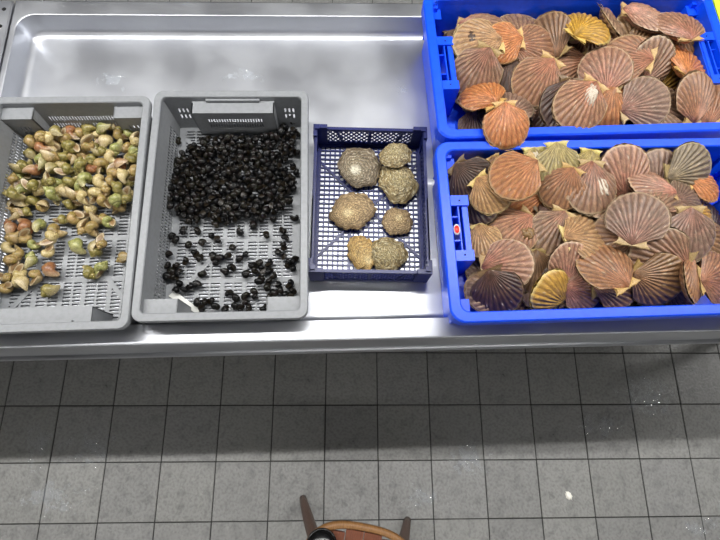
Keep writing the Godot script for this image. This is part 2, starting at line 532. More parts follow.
func blue_box() -> Node3D:
	var o := Node3D.new()
	var H := 0.175
	var st := st_new()
	loft(st, [rrect(0.405, 0.2215, 0.034, H - 0.042), rrect(0.41, 0.2265, 0.036, H - 0.036), rrect(0.41, 0.2265, 0.036, H - 0.004), rrect(0.4065, 0.223, 0.034, H), rrect(0.386, 0.204, 0.022, H), rrect(0.3835, 0.2015, 0.021, H - 0.003), rrect(0.382, 0.200, 0.021, H - 0.03), rrect(0.3925, 0.212, 0.025, H - 0.03), rrect(0.4, 0.2165, 0.03, H - 0.03)], true)
	inst("rim", done(st), M.blue, o)
	st = st_new()
	loft(st, [rrect(0.385, 0.196, 0.02, 0.0), rrect(0.387, 0.198, 0.02, 0.004), rrect(0.387, 0.198, 0.02, 0.050), rrect(0.383, 0.194, 0.02, 0.052)])
	fan(st, rrect(0.383, 0.194, 0.02, 0.052), true)
	fan(st, rrect(0.385, 0.196, 0.02, 0.0), false)
	inst("bottom", done(st), M.blue, o)
	for s in [-1, 1]:
		st = st_new()
		var up := Vector3(0, H - 0.02 - 0.04, s * 0.010).normalized()
		panel(st, T_at(Vector3(0, 0.04, s * 0.1945), Vector3(s, 0, 0), up), -0.390, 0.390, H - 0.06, 0.004, [])
		inst("long_wall", done(st), M.blue, o)
		# end wall with a hand opening
		st = st_new()
		up = Vector3(s * 0.005, H - 0.06, 0).normalized()
		var T := T_at(Vector3(s * 0.384, 0.04, 0), Vector3(0, 0, -s), up)
		panel(st, T, -0.208, 0.208, H - 0.06, 0.004, [[0.02, 0.085, -0.05, 0.05, 1.0, 0.1]])
		inst("end_wall", done(st), M.blue, o)
		# handle housing: inner plate, two bridges, a dividing rib
		st = st_new()
		var xi: float = s * 0.346
		bx(st, Vector3(minf(xi, xi - s * 0.004), 0.052, -0.062), Vector3(maxf(xi, xi - s * 0.004), H - 0.012, 0.062))
		bx(st, Vector3(minf(xi, xi + s * 0.010), H - 0.022, -0.062), Vector3(maxf(xi, xi + s * 0.010), H - 0.010, 0.062))
		inst("handle_plate", done(st), M.blue, o)
		for e in [-1, 1]:
			st = st_new()
			bx(st, Vector3(minf(s * 0.340, s * 0.392), H - 0.012, minf(e * 0.056, e * 0.082)), Vector3(maxf(s * 0.340, s * 0.392), H - 0.004, maxf(e * 0.056, e * 0.082)))
			bx(st, Vector3(minf(s * 0.340, s * 0.388), 0.052, minf(e * 0.078, e * 0.082)), Vector3(maxf(s * 0.340, s * 0.388), H - 0.012, maxf(e * 0.078, e * 0.082)))
			bx(st, Vector3(minf(s * 0.340, s * 0.344), 0.052, minf(e * 0.058, e * 0.082)), Vector3(maxf(s * 0.340, s * 0.344), H - 0.012, maxf(e * 0.058, e * 0.082)))
			inst("handle_bridge", done(st), M.blue, o)
			st = st_new(true)
			tube(st, [Vector3(s * 0.362, H - 0.0045, e * 0.068), Vector3(s * 0.362, H - 0.0035, e * 0.068)], [0.0022, 0.0022], 8)
			inst("peg_hole", done(st), M.hole, o)
			# stepped ledge in the corner
			st = st_new()
			bx(st, Vector3(minf(s * 0.356, s * 0.389), 0.06, minf(e * 0.166, e * 0.209)), Vector3(maxf(s * 0.356, s * 0.389), H - 0.032, maxf(e * 0.166, e * 0.209)))
			bx(st, Vector3(minf(s * 0.366, s * 0.389), H - 0.032, minf(e * 0.190, e * 0.209)), Vector3(maxf(s * 0.366, s * 0.389), H - 0.018, maxf(e * 0.190, e * 0.209)))
			inst("corner_ledge", done(st), M.blue, o)
		st = st_new()
		bx(st, Vector3(minf(s * 0.364, s * 0.367), 0.10, -0.056), Vector3(maxf(s * 0.364, s * 0.367), H - 0.008, 0.056))
		for e in [-1, 1]:
			bx(st, Vector3(minf(s * 0.366, s * 0.386), 0.10, e * 0.03 - 0.0015), Vector3(maxf(s * 0.366, s * 0.386), H - 0.012, e * 0.03 + 0.0015))
		inst("handle_rib", done(st), M.blue, o)
	return o

func navy_crate() -> Node3D:
	var o := Node3D.new()
	var H := 0.088
	var hx := 0.150; var hz := 0.203
	var st := st_new()
	var n := 22
	for k in range(1, n):
		var x := -hx + 2 * hx * k / n
		bx(st, Vector3(x - 0.0021, 0.0, -hz), Vector3(x + 0.0021, 0.004, hz))
	n = 30
	for k in range(1, n):
		var z := -hz + 2 * hz * k / n
		bx(st, Vector3(-hx, 0.0005, z - 0.0021), Vector3(hx, 0.0045, z + 0.0021))
	for s in [-1, 1]:
		bar(st, Vector3(-hx + 0.01, 0.003, s * (hz - 0.06)), Vector3(hx - 0.01, 0.003, -s * (hz - 0.06)), 0.006, 0.006)
		bar(st, Vector3(s * 0.05, 0.003, -hz), Vector3(s * 0.05, 0.003, hz), 0.004, 0.0055)
		bar(st, Vector3(s * (hx - 0.006), 0.004, -hz), Vector3(s * (hx - 0.006), 0.004, hz), 0.012, 0.008)
		bar(st, Vector3(-hx, 0.004, s * (hz - 0.006)), Vector3(hx, 0.004, s * (hz - 0.006)), 0.012, 0.008)
	inst("mesh_base", done(st), M.navy, o)
	for s in [-1, 1]:
		# short ends: top bar, slanted struts and a diamond lattice
		st = st_new()
		var zz: float = s * (hz - 0.003)
		bx(st, Vector3(-hx, H - 0.016, zz - 0.004), Vector3(hx, H - 0.008, zz + 0.004))
		bx(st, Vector3(-hx, 0, zz - 0.004), Vector3(hx, 0.012, zz + 0.004))
		for x in [-0.085, 0.0, 0.085]:
			bar(st, Vector3(x * 0.85, 0.005, zz), Vector3(x * 1.1, H - 0.012, zz), 0.006, 0.006, Vector3.BACK)
		var x := -hx - 0.06
		while x < hx:
			for d in [-1, 1]:
				var a := Vector3(x if d > 0 else -x, 0.01, zz)
				var b := a + Vector3(d * 0.055, H - 0.024, 0)
				# clip to the wall
				var t0 := 0.0; var t1 := 1.0
				if absf(a.x) > hx: t0 = (absf(a.x) - hx) / 0.055
				if absf(b.x) > hx: t1 = 1.0 - (absf(b.x) - hx) / 0.055
				if t1 > t0 + 0.05: bar(st, a.lerp(b, t0), a.lerp(b, t1), 0.0026, 0.003, Vector3.BACK)
			x += 0.0145
		inst("lattice_end", done(st), M.navy, o)
		# long sides: top bar, pierced band
		st = st_new()
		panel(st, T_at(Vector3(s * hx, 0, 0), Vector3(0, 0, -s)), -hz, hz, H - 0.008, 0.004, [[0.016, 0.030, -0.17, 0.17, 0.012, 0.007], [0.038, 0.052, -0.17, 0.17, 0.012, 0.007]])
		bx(st, Vector3(minf(s * hx, s * (hx - 0.008)), H - 0.016, -hz), Vector3(maxf(s * hx, s * (hx - 0.008)), H - 0.008, hz))
		inst("pierced_side", done(st), M.navy, o)
		for e in [-1, 1]:
			st = st_new()
			bx(st, Vector3(minf(s * (hx + 0.003), s * (hx - 0.007)), 0, minf(e * (hz + 0.003), e * (hz - 0.032))), Vector3(maxf(s * (hx + 0.003), s * (hx - 0.007)), H, maxf(e * (hz + 0.003), e * (hz - 0.032))))
			bx(st, Vector3(minf(s * (hx - 0.007), s * (hx - 0.034)), 0.004, minf(e * (hz + 0.003), e * (hz - 0.008))), Vector3(maxf(s * (hx - 0.007), s * (hx - 0.034)), H, maxf(e * (hz + 0.003), e * (hz - 0.008))))
			bx(st, Vector3(minf(s * (hx - 0.002), s * (hx - 0.014)), H, minf(e * (hz - 0.002), e * (hz - 0.014))), Vector3(maxf(s * (hx - 0.002), s * (hx - 0.014)), H + 0.006, maxf(e * (hz - 0.002), e * (hz - 0.014))))
			inst("corner_post", done(st), M.navy, o)
	return o

func put(o: Node3D, called: String, at: Vector3, yaw: float, label: String, category: String, group := ""):
	o.name = numbered(called)
	add_child(o)
	o.position = at
	o.rotation.y = yaw
	tag(o, label, category, group)
	return o

func containers():
	var a := grey_crate()
	put(a, "grey_crate", Vector3(-0.274, FLOOR_Y + 0.0005, -0.503), 0.0, "grey slotted plastic crate holding the black snails", "crate", "grey seafood crates")
	put(a.duplicate(), "grey_crate", Vector3(-0.680, FLOOR_Y + 0.0005, -0.486), PI + deg_to_rad(0.6), "grey slotted plastic crate at the far left holding the green and tan whelks", "crate", "grey seafood crates")
	var b := blue_box()
	put(b, "blue_crate", Vector3(0.651, FLOOR_Y + 0.0005, -0.400), deg_to_rad(0.6), "bright blue plastic crate of scallops at the counter's front, with an orange-red tab", "crate", "blue scallop crates")
	put(b.duplicate(), "blue_crate", Vector3(0.655, FLOOR_Y + 0.0005, -0.868), deg_to_rad(1.5), "bright blue plastic crate of scallops at the counter's back", "crate", "blue scallop crates")
	# orange-red oval tab with a pale surround on the near crate's handle
	var st := st_new(true)
	var r0 := []; var r1 := []
	for k in 20:
		var t := TAU * k / 20
		r0.append(Vector3(-0.3745 + 0.0078 * cos(t), 0.166, 0.004 + 0.013 * sin(t)))
		r1.append(Vector3(-0.3745 + 0.0078 * cos(t), 0.169, 0.004 + 0.013 * sin(t)))
	loft(st, [r0, r1])
	fan(st, r1, true)
	var tab := inst("tab_surround", done(st), M.white, b)
	st = st_new(true)
	r0 = []; r1 = []
	for k in 20:
		var t := TAU * k / 20
		r0.append(Vector3(-0.3745 + 0.0060 * cos(t), 0.169, 0.004 + 0.010 * sin(t)))
		r1.append(Vector3(-0.3745 + 0.0054 * cos(t), 0.1705, 0.004 + 0.009 * sin(t)))
	loft(st, [r0, r1])
	fan(st, r1, true)
	var red := inst("oval_tab", done(st), M.red, tab)
	red.set_meta("label", "orange-red oval tab")
	put(navy_crate(), "mesh_crate", Vector3(0.083, FLOOR_Y + 0.0005, -0.519), deg_to_rad(-2.0), "small navy blue mesh crate holding seven oysters", "crate")
	# corner of a yellow-green tub beyond the back blue crate
	var o := thing("yellow_tub", Vector3(1.272, FLOOR_Y + 0.0005, -0.93))
	tag(o, "yellow-green plastic tub right of the back blue crate, only a corner showing", "tub")
	st = st_new()
	var rr := [rrect(0.17, 0.14, 0.03, 0.0), rrect(0.18, 0.15, 0.03, 0.15), rrect(0.2, 0.18, 0.02, 0.15), rrect(0.2, 0.18, 0.02, 0.165), rrect(0.176, 0.156, 0.02, 0.165), rrect(0.168, 0.142, 0.02, 0.006)]
	loft(st, rr)
	fan(st, rr[-1], true)
	fan(st, rr[0], false)
	inst("tub_body", done(st), M.yellow, o)
	st = st_new()
	for s in [-1, 1]:
		bx(st, Vector3(-0.05, 0.165, s * 0.168 - 0.008), Vector3(0.05, 0.174, s * 0.168 + 0.008))
	inst("grip", done(st), M.yellow, o)

func stool():
	var o := thing("wooden_stool", Vector3(0.025, 0, 0.49), deg_to_rad(-12))
	tag(o, "wooden stool with splayed legs and a pale rimmed seat, cut by the bottom edge", "stool")
	var H := 0.42
	var se := func(h: float, y: float) -> Array:
		var out := []
		for k in 48:
			var t := TAU * k / 48
			var c := cos(t); var s := sin(t)
			var q := pow(pow(absf(c), 3.4) + pow(absf(s), 2.6), -1.0 / 3.0)
			out.append(Vector3(h * q * c, y, h * 1.02 * q * s))
		return out
	var st := st_new(true)
	loft(st, [se.call(0.150, H - 0.03), se.call(0.165, H - 0.028), se.call(0.172, H - 0.015), se.call(0.170, H - 0.003), se.call(0.164, H), se.call(0.157, H), se.call(0.154, H - 0.003), se.call(0.153, H - 0.02)], false)
	inst("seat_rim", done(st), M.wood_rim, o)
	for k in 6:
		var x0 := -0.156 + 0.052 * k
		var zz := 0.155 * sqrt(maxf(0.0, 1.0 - pow(absf((x0 + 0.026) / 0.165), 2.6)))
		st = st_new()
		bx(st, Vector3(x0 + 0.0012, H - 0.022, -zz), Vector3(x0 + 0.0508, H - 0.008, zz))
		inst("seat_plank", done(st), M.wood_seat, o)
	for p in [[Vector3(-0.205, 0, -0.135), Vector3(-0.115, H - 0.02, -0.08)], [Vector3(0.182, 0, -0.130), Vector3(0.11, H - 0.02, -0.085)], [Vector3(-0.17, 0, 0.17), Vector3(-0.1, H - 0.02, 0.09)], [Vector3(0.17, 0, 0.17), Vector3(0.1, H - 0.02, 0.09)]]:
		st = st_new(true)
		var pts := []; var rad := []
		for k in 9:
			pts.append(p[0].lerp(p[1], k / 8.0) + Vector3(0, 0.0, 0.004 * sin(k / 8.0 * PI)))
			rad.append(0.0125 + 0.006 * sin(k / 8.0 * PI * 0.8))
		tube(st, pts, rad)
		inst("leg", done(st), M.wood_leg, o)
	# round black glossy cap on the seat
	o = thing("black_cap", Vector3(-0.062, H, 0.362))
	tag(o, "round glossy black cap on the left edge of the wooden stool's seat", "cap")
	st = st_new(true)
	var rings := []
	for k in 10:
		var a := k / 9.0 * PI / 2
		var r := 0.040 * cos(a * 0.92)
		rings.append(rrect(r, r, r * 0.999, 0.032 * sin(a), Vector2.ZERO, 5))
	loft(st, rings)
	fan(st, rings[-1], true)
	fan(st, rings[0], false)
	inst("dome", done(st), M.black, o)
	st = st_new(true)
	var pts := []; var rad := []
	for k in 33:
		pts.append(Vector3(0.038 * cos(TAU * k / 32), 0.008, 0.038 * sin(TAU * k / 32)))
		rad.append(0.0045)
	tube(st, pts, rad, 8, false)
	inst("raised_edge", done(st), M.black, o)

# ------------------------------------------------------------------ scallops
# pigment of each kind: ground, radial lines, near the hinge, ears, margin
var PIG := {
	"m": [[144, 120, 108], [84, 56, 50], [168, 126, 116], [178, 154, 114], [190, 170, 148]],
	"p": [[160, 124, 106], [98, 60, 52], [188, 130, 114], [192, 162, 118], [212, 188, 164]],
	"r": [[150, 112, 88], [90, 54, 42], [176, 124, 100], [188, 158, 108], [190, 164, 136]],
	"o": [[188, 128, 86], [138, 76, 46], [206, 144, 108], [196, 162, 108], [216, 184, 148]],
	"y": [[190, 152, 76], [122, 88, 38], [208, 170, 76], [212, 186, 118], [226, 212, 156]],
	"t": [[170, 138, 104], [108, 74, 52], [186, 148, 112], [202, 180, 122], [208, 190, 156]],
	"g": [[160, 148, 104], [108, 92, 58], [184, 170, 122], [198, 186, 124], [206, 198, 160]],
	"d": [[78, 56, 48], [42, 28, 26], [102, 72, 60], [118, 94, 66], [132, 112, 92]],
	"b": [[138, 108, 84], [78, 52, 40], [152, 114, 88], [168, 142, 96], [172, 148, 120]],
	"c": [[130, 116, 96], [66, 54, 44], [150, 134, 108], [164, 146, 106], [196, 182, 146]]}

func valve(kind: String, dome: float, flip: float, sd: int) -> ArrayMesh:   # unit radius, hinge towards -z
	var pig: Array = PIG[kind].map(func(c): return s2l(c[0] * 1.06, c[1] * 1.06, c[2] * 1.03))
	var st := st_new(true)
	noise.seed = sd
	noise.frequency = 1.0
	var ribs := 14 + sd % 3
	var nf := ribs * 6
	var ns := 18
	var fm := deg_to_rad(61.0)
	var P := []; var C := []
	for i in ns + 1:
		var s := pow(float(i) / ns, 0.85)
		var prow := []; var crow := []
		for k in nf + 1:
			var f := lerpf(-fm, fm, float(k) / nf)
			var ph := TAU * ribs * float(k) / nf
			var rib := 0.5 + 0.5 * cos(ph)
			var L := 2.0 * cos(f) * (1.0 + 0.006 * cos(ph) * s + 0.022 * noise.get_noise_2d(f * 2.0, 3.0 + sd))
			var x := s * L * sin(f)
			var z := s * L * cos(f) - 1.0
			var rr := minf(1.0, x * x + z * z)
			var e := absf(f / fm)
			var y := dome * pow(1.0 - rr, 0.62) * (1.0 - pow(e, 7.0)) + dome * 0.25 * exp(-pow((s - 0.12) / 0.12, 2.0)) * (1.0 - e * e)
			var amp := 0.06 * sqrt(s) * (1.0 - pow(e, 6.0)) * (1.0 - 0.75 * smoothstep(0.9, 1.0, s))
			y += amp * (rib - 0.5)
			y += (0.016 * noise.get_noise_2d(x * 4.0 + sd, z * 4.0) + 0.007 * noise.get_noise_2d(x * 17.0 + sd, z * 17.0)) * smoothstep(0.0, 0.3, 1.0 - rr)
			y += 0.006 * sin(s * 42.0 + 2.0 * noise.get_noise_2d(x * 2.0, z * 2.0 + sd)) * s * (1.0 - smoothstep(0.9, 1.0, s))
			prow.append(Vector3(x, flip * y, z))
			var n1 := noise.get_noise_2d(x * 3.0 + 40.0 + sd, z * 3.0)
			var n2 := noise.get_noise_2d(x * 11.0 + 7.0, z * 11.0 + sd)
			var c: Color = pig[0].lerp(pig[2], clampf(1.0 - s * 1.5 + 0.5 * n1, 0.0, 1.0))
			var line := smoothstep(0.45, 0.0, rib)
			c = c.lerp(pig[1], clampf(line * (0.72 + 0.6 * n1), 0.0, 0.95))
			var ringband := 0.5 + 0.5 * sin(s * 19.0 + 3.0 * n1)
			c = c.lerp(pig[1], 0.4 * smoothstep(0.55, 1.0, ringband) * clampf(0.6 + n1, 0.0, 1.0))
			c = c * maxf(0.3, 1.0 + 0.75 * n2 + 0.45 * n1)
			c = c.lerp(pig[4], smoothstep(0.955, 0.99, s) * 0.75)
			var chip := noise.get_noise_2d(x * 9.0 - 60.0, z * 9.0 + 5.0 * sd)
			if chip > 0.57: c = c.lerp(s2l(226, 214, 196), 0.75)
			c.a = 1.0
			crow.append(c)
		P.append(prow); C.append(crow)
	for i in ns:
		for k in nf:
			var q := [[i, k], [i + 1, k], [i + 1, k + 1], [i, k + 1]]
			if flip < 0: q.reverse()
			for v in [0, 2, 1, 0, 3, 2]:
				st.set_color(C[q[v][0]][q[v][1]])
				st.add_vertex(P[q[v][0]][q[v][1]])
	# ears on both sides of the hinge
	for e in [-1, 1]:
		var g := []
		for a in 7:
			var u := a / 6.0
			var hp := Vector3(e * (0.02 + 0.56 * u), 0, -1.02 + 0.015 * sin(u * 9.0))
			var L := 0.50 * u
			var sp := Vector3(e * L * sin(fm) * 1.02, 0, L * cos(fm) - 1.0)
			var col := []
			for b in 4:
				var v := b / 3.0
				var p := hp.lerp(sp, v)
				p.x -= e * 0.07 * u * sin(v * PI)
				p.y = flip * (0.012 + 0.03 * sin(v * PI) * u + 0.008 * cos(u * 30.0))
				col.append(p)
			g.append(col)
		for a in 6:
			for b in 3:
				var q := [g[a][b], g[a + 1][b], g[a + 1][b + 1], g[a][b + 1]]
				if e * flip > 0: q.reverse()
				for v in [0, 2, 1, 0, 3, 2]:
					var c: Color = pig[3] * (1.0 + 0.25 * noise.get_noise_2d(q[v].x * 8.0, q[v].z * 8.0 + sd))
					c.a = 1.0
					st.set_color(c)
					st.add_vertex(q[v])
	return done(st)

var valves := {}
func scallop(row: Array, label: String, group: String, idx: int) -> Node3D:
	var kind: String = row[7]
	var domed: bool = row[8] == 1
	var key := "%s%d%d" % [kind, row[8], idx % 3]
	if not valves.has(key):
		var sd := 3 + valves.size() * 5
		valves[key] = [valve(kind, 0.34 if domed else 0.17, 1.0, sd), valve(kind, 0.17 if domed else 0.32, -1.0, sd + 2)]
	var o := thing("scallop", Vector3(row[0], row[1], row[2]))
	var a := deg_to_rad(row[4] - 90.0)
	var l := deg_to_rad(row[5])
	o.basis = (Basis(Vector3(-sin(l), 0, -cos(l)), deg_to_rad(row[6])) * Basis(Vector3.UP, a)).scaled_local(Vector3.ONE * row[3])
	tag(o, label, "scallop", group)
	inst("upper_valve", valves[key][0], M.shells[idx * 7 % 5 % 3], o)
	var low := inst("lower_valve", valves[key][1], M.shells[idx * 7 % 5 % 3], o)
	low.scale = Vector3(1.035, 1.0, 1.03)
	low.position = Vector3(0, -0.02, 0.015)
	return o

func lump(sd: int, r: Vector3, c1: Color, c2: Color) -> ArrayMesh:
	var st := st_new(true)
	noise.seed = sd
	noise.frequency = 1.0
	var g := []; var cc := []
	for i in 9:
		var ring := []; var cr := []
		var t := PI / 2 * i / 8.0
		for k in 24:
			var a := TAU * k / 24
			var d := Vector3(cos(a) * sin(t), cos(t), sin(a) * sin(t))
			var q := 1.0 + 0.5 * noise.get_noise_3dv(d * 1.6) + 0.25 * noise.get_noise_3dv(d * 5.0)
			ring.append(d * r * q)
			cr.append(c1.lerp(c2, clampf(0.5 + noise.get_noise_3dv(d * 4.0 + Vector3(9, 0, 0)), 0, 1)))
		g.append(ring); cc.append(cr)
	for i in 8:
		for k in 24:
			var j := (k + 1) % 24
			var q := [[i, k], [i, j], [i + 1, j], [i + 1, k]]
			for v in [0, 1, 2, 0, 2, 3]:
				st.set_color(cc[q[v][0]][q[v][1]])
				st.add_vertex(g[q[v][0]][q[v][1]])
	return done(st)

func scallops():
	var white_lump := lump(5, Vector3(0.22, 0.04, 0.36), s2l(226, 220, 208), s2l(206, 190, 172))
	var tan_lump := lump(8, Vector3(0.26, 0.12, 0.24), s2l(150, 118, 72), s2l(110, 84, 54))
	var dark_lump := lump(12, Vector3(0.22, 0.04, 0.14), s2l(62, 48, 40), s2l(90, 70, 58))
	var n := 0
	for crate in [[SCALLOPS_BACK, FILL_BACK, "scallops in the back blue crate", "brown scallop buried in the lower layers of the back blue crate"], [SCALLOPS_FRONT, FILL_FRONT, "scallops in the front blue crate", "brown scallop buried in the lower layers of the front blue crate"]]:
		for f in crate[1]:
			var row: Array = f.slice(0, 3) + [0.052] + f.slice(3, 6) + [["d", "b", "m", "r"][n % 4], 1 if n % 3 == 0 else 0]
			scallop(row, crate[3], "buried " + crate[2], n)
			n += 1
		for r in crate[0]:
			var o := scallop(r, r[9], crate[2], n)
			var up := 0.17
			if "with a big white patch" in r[9] or "with a white patch" in r[9] and "left of" not in r[9] or "white spot" in r[9]:
				var b := inst("barnacle_patch", white_lump, M.shell, o)
				b.position = Vector3(0.36, up * 0.72, -0.05) if "big" in r[9] else Vector3(0.1, up * 0.8, -0.45)
				b.rotation.y = 0.5
			elif "scar" in r[9]:
				var b := inst("dark_scar", dark_lump, M.shell, o)
				b.position = Vector3(-0.15, up * 0.85, 0.25)
			elif "white-rimmed one" in r[9]:
				var b := inst("barnacle_cluster", tan_lump, M.shell, o)
				b.position = Vector3(0.45, up * 0.5, -0.35)
			n += 1

# ------------------------------------------------------------------ oysters
func oyster_valve(sd: int, rx: float, rz: float, h: float, umbo: Vector2, cols: Array, rough: float, flip: float, granular: bool) -> ArrayMesh:
	var st := st_new(true)
	noise.seed = sd
	noise.frequency = 1.0
	var na := 64; var nr := 26
	var P := []; var C := []
	for i in nr + 1:
		var s := float(i) / nr
		var pr := []; var cr := []
		for k in na:
			var a := TAU * k / na
			var edge := 1.0 + 0.18 * noise.get_noise_2d(cos(a) * 1.3 + sd, sin(a) * 1.3) + 0.08 * noise.get_noise_2d(cos(a) * 5.0, sin(a) * 5.0 + sd)
			var p2 := Vector2(rx * cos(a), rz * sin(a)) * edge * s
			p2 += umbo * Vector2(rx, rz) * (1.0 - s)
			var wob := noise.get_noise_2d(cos(a) * 1.6 + 5.0, sin(a) * 1.6 + s) * 0.5
			var saw := fposmod(s * 9.0 + wob * 1.3, 1.0)
			var y := h * pow(1.0 - pow(s, 2.2), 0.8)
			y += h * ((0.03 if granular else 0.16) * (saw - 0.5)) * smoothstep(0.05, 0.3, s) * (1.0 - smoothstep(0.93, 1.0, s))
			y += rough * noise.get_noise_2d(p2.x * 70.0 + sd, p2.y * 70.0) + rough * 0.7 * noise.get_noise_2d(p2.x * 210.0, p2.y * 210.0 + sd)
			if i == nr: y = 0.25 * rough * noise.get_noise_2d(a * 3.0, 1.0)
			pr.append(Vector3(p2.x, flip * y, p2.y))
			var n1 := noise.get_noise_2d(p2.x * 60.0 + 31.0, p2.y * 60.0)
			var n2 := noise.get_noise_2d(p2.x * 260.0, p2.y * 260.0 + 11.0)
			var c: Color = cols[0].lerp(cols[1], clampf(s * 1.3 - 0.2 + 0.7 * n1, 0, 1))
			if granular:
				var n3 := noise.get_noise_2d(p2.x * 330.0 + 70.0, p2.y * 330.0)
				c = c.lerp(cols[2], smoothstep(0.05, 0.4, n3))
				c = c.lerp(cols[3], smoothstep(0.1, 0.45, -n3))
			else:
				c = c.lerp(cols[2], smoothstep(0.55, 0.95, saw) * 0.8)
				c = c.lerp(cols[3], smoothstep(0.35, 0.0, saw) * 0.45)
			if s < 0.3 and not granular: c = c.lerp(cols[3], minf(1.0, (1.0 - s / 0.3) * 1.6) * 0.9)
			c = c * maxf(0.25, 1.0 + 1.0 * n2 + 0.5 * n1)
			c.a = 1.0
			cr.append(c)
		P.append(pr); C.append(cr)
	for i in nr:
		for k in na:
			var j := (k + 1) % na
			var q := [[i, k], [i, j], [i + 1, j], [i + 1, k]]
			if flip < 0: q.reverse()
			for v in [0, 1, 2, 0, 2, 3]:
				st.set_color(C[q[v][0]][q[v][1]])
				st.add_vertex(P[q[v][0]][q[v][1]])
	return done(st)

func oysters():
	var K := func(a, b, c, d): return [s2l(a[0], a[1], a[2]), s2l(b[0], b[1], b[2]), s2l(c[0], c[1], c[2]), s2l(d[0], d[1], d[2])]
	var grey_brown: Array = K.call([152, 138, 112], [120, 104, 84], [70, 60, 50], [236, 230, 214])
	var crust: Array = K.call([176, 160, 116], [150, 130, 90], [92, 76, 50], [222, 214, 184])
	var banded: Array = K.call([192, 164, 120], [150, 126, 96], [94, 76, 56], [222, 202, 160])
	var cream: Array = K.call([206, 178, 122], [180, 146, 84], [140, 106, 60], [226, 206, 160])
	var rows := [
		[Vector3(0.062, 0.716, -0.634), 0.060, 0.063, 0.026, Vector2(-0.45, 0.25), grey_brown, 0.0016, 0.10, -0.06, 14, "large round grey-brown oyster with a white knob at the back left of the navy crate"],
		[Vector3(0.164, 0.714, -0.588), 0.052, 0.062, 0.030, Vector2(0.1, 0.1), crust, 0.0045, 0.0, 0.05, 25, "long lumpy yellow-brown encrusted oyster at the right side of the navy crate"],
		[Vector3(0.158, 0.742, -0.655), 0.046, 0.040, 0.022, Vector2(0.0, -0.1), crust, 0.0030, -0.10, 0.04, 33, "pale crusted oyster leaning in the back right corner of the navy crate"],
		[Vector3(0.040, 0.713, -0.505), 0.062, 0.052, 0.026, Vector2(-0.35, 0.2), banded, 0.0016, 0.02, 0.03, 47, "big tan oyster with fine banding at the middle left of the navy crate"],
		[Vector3(0.157, 0.709, -0.474), 0.042, 0.040, 0.022, Vector2(0.1, -0.1), banded, 0.0024, 0.0, -0.04, 58, "smallest round brown oyster at the middle right of the navy crate"],
		[Vector3(0.060, 0.707, -0.388), 0.038, 0.050, 0.016, Vector2(0.25, 0.7), cream, 0.0010, 0.06, 0.06, 61, "smooth cream-yellow fan shaped oyster at the front of the navy crate"],
		[Vector3(0.126, 0.713, -0.380), 0.052, 0.048, 0.026, Vector2(-0.1, 0.1), crust, 0.0040, -0.02, 0.10, 72, "rough grey encrusted oyster overlapping the cream one at the crate's front"]]
	for r in rows:
		var o := thing("oyster", r[0])
		o.rotation = Vector3(r[7], 0.3, r[8])
		tag(o, r[10], "oyster", "oysters in the navy crate")
		inst("upper_valve", oyster_valve(r[9], r[1], r[2], r[3] * 0.85, r[4], r[5], r[6], 1.0, r[6] > 0.0027), M.oyster, o)
		inst("lower_valve", oyster_valve(r[9], r[1], r[2], r[3] * 0.55, Vector2.ZERO, r[5], r[6] * 0.5, -1.0, r[6] > 0.0027), M.oyster, o)

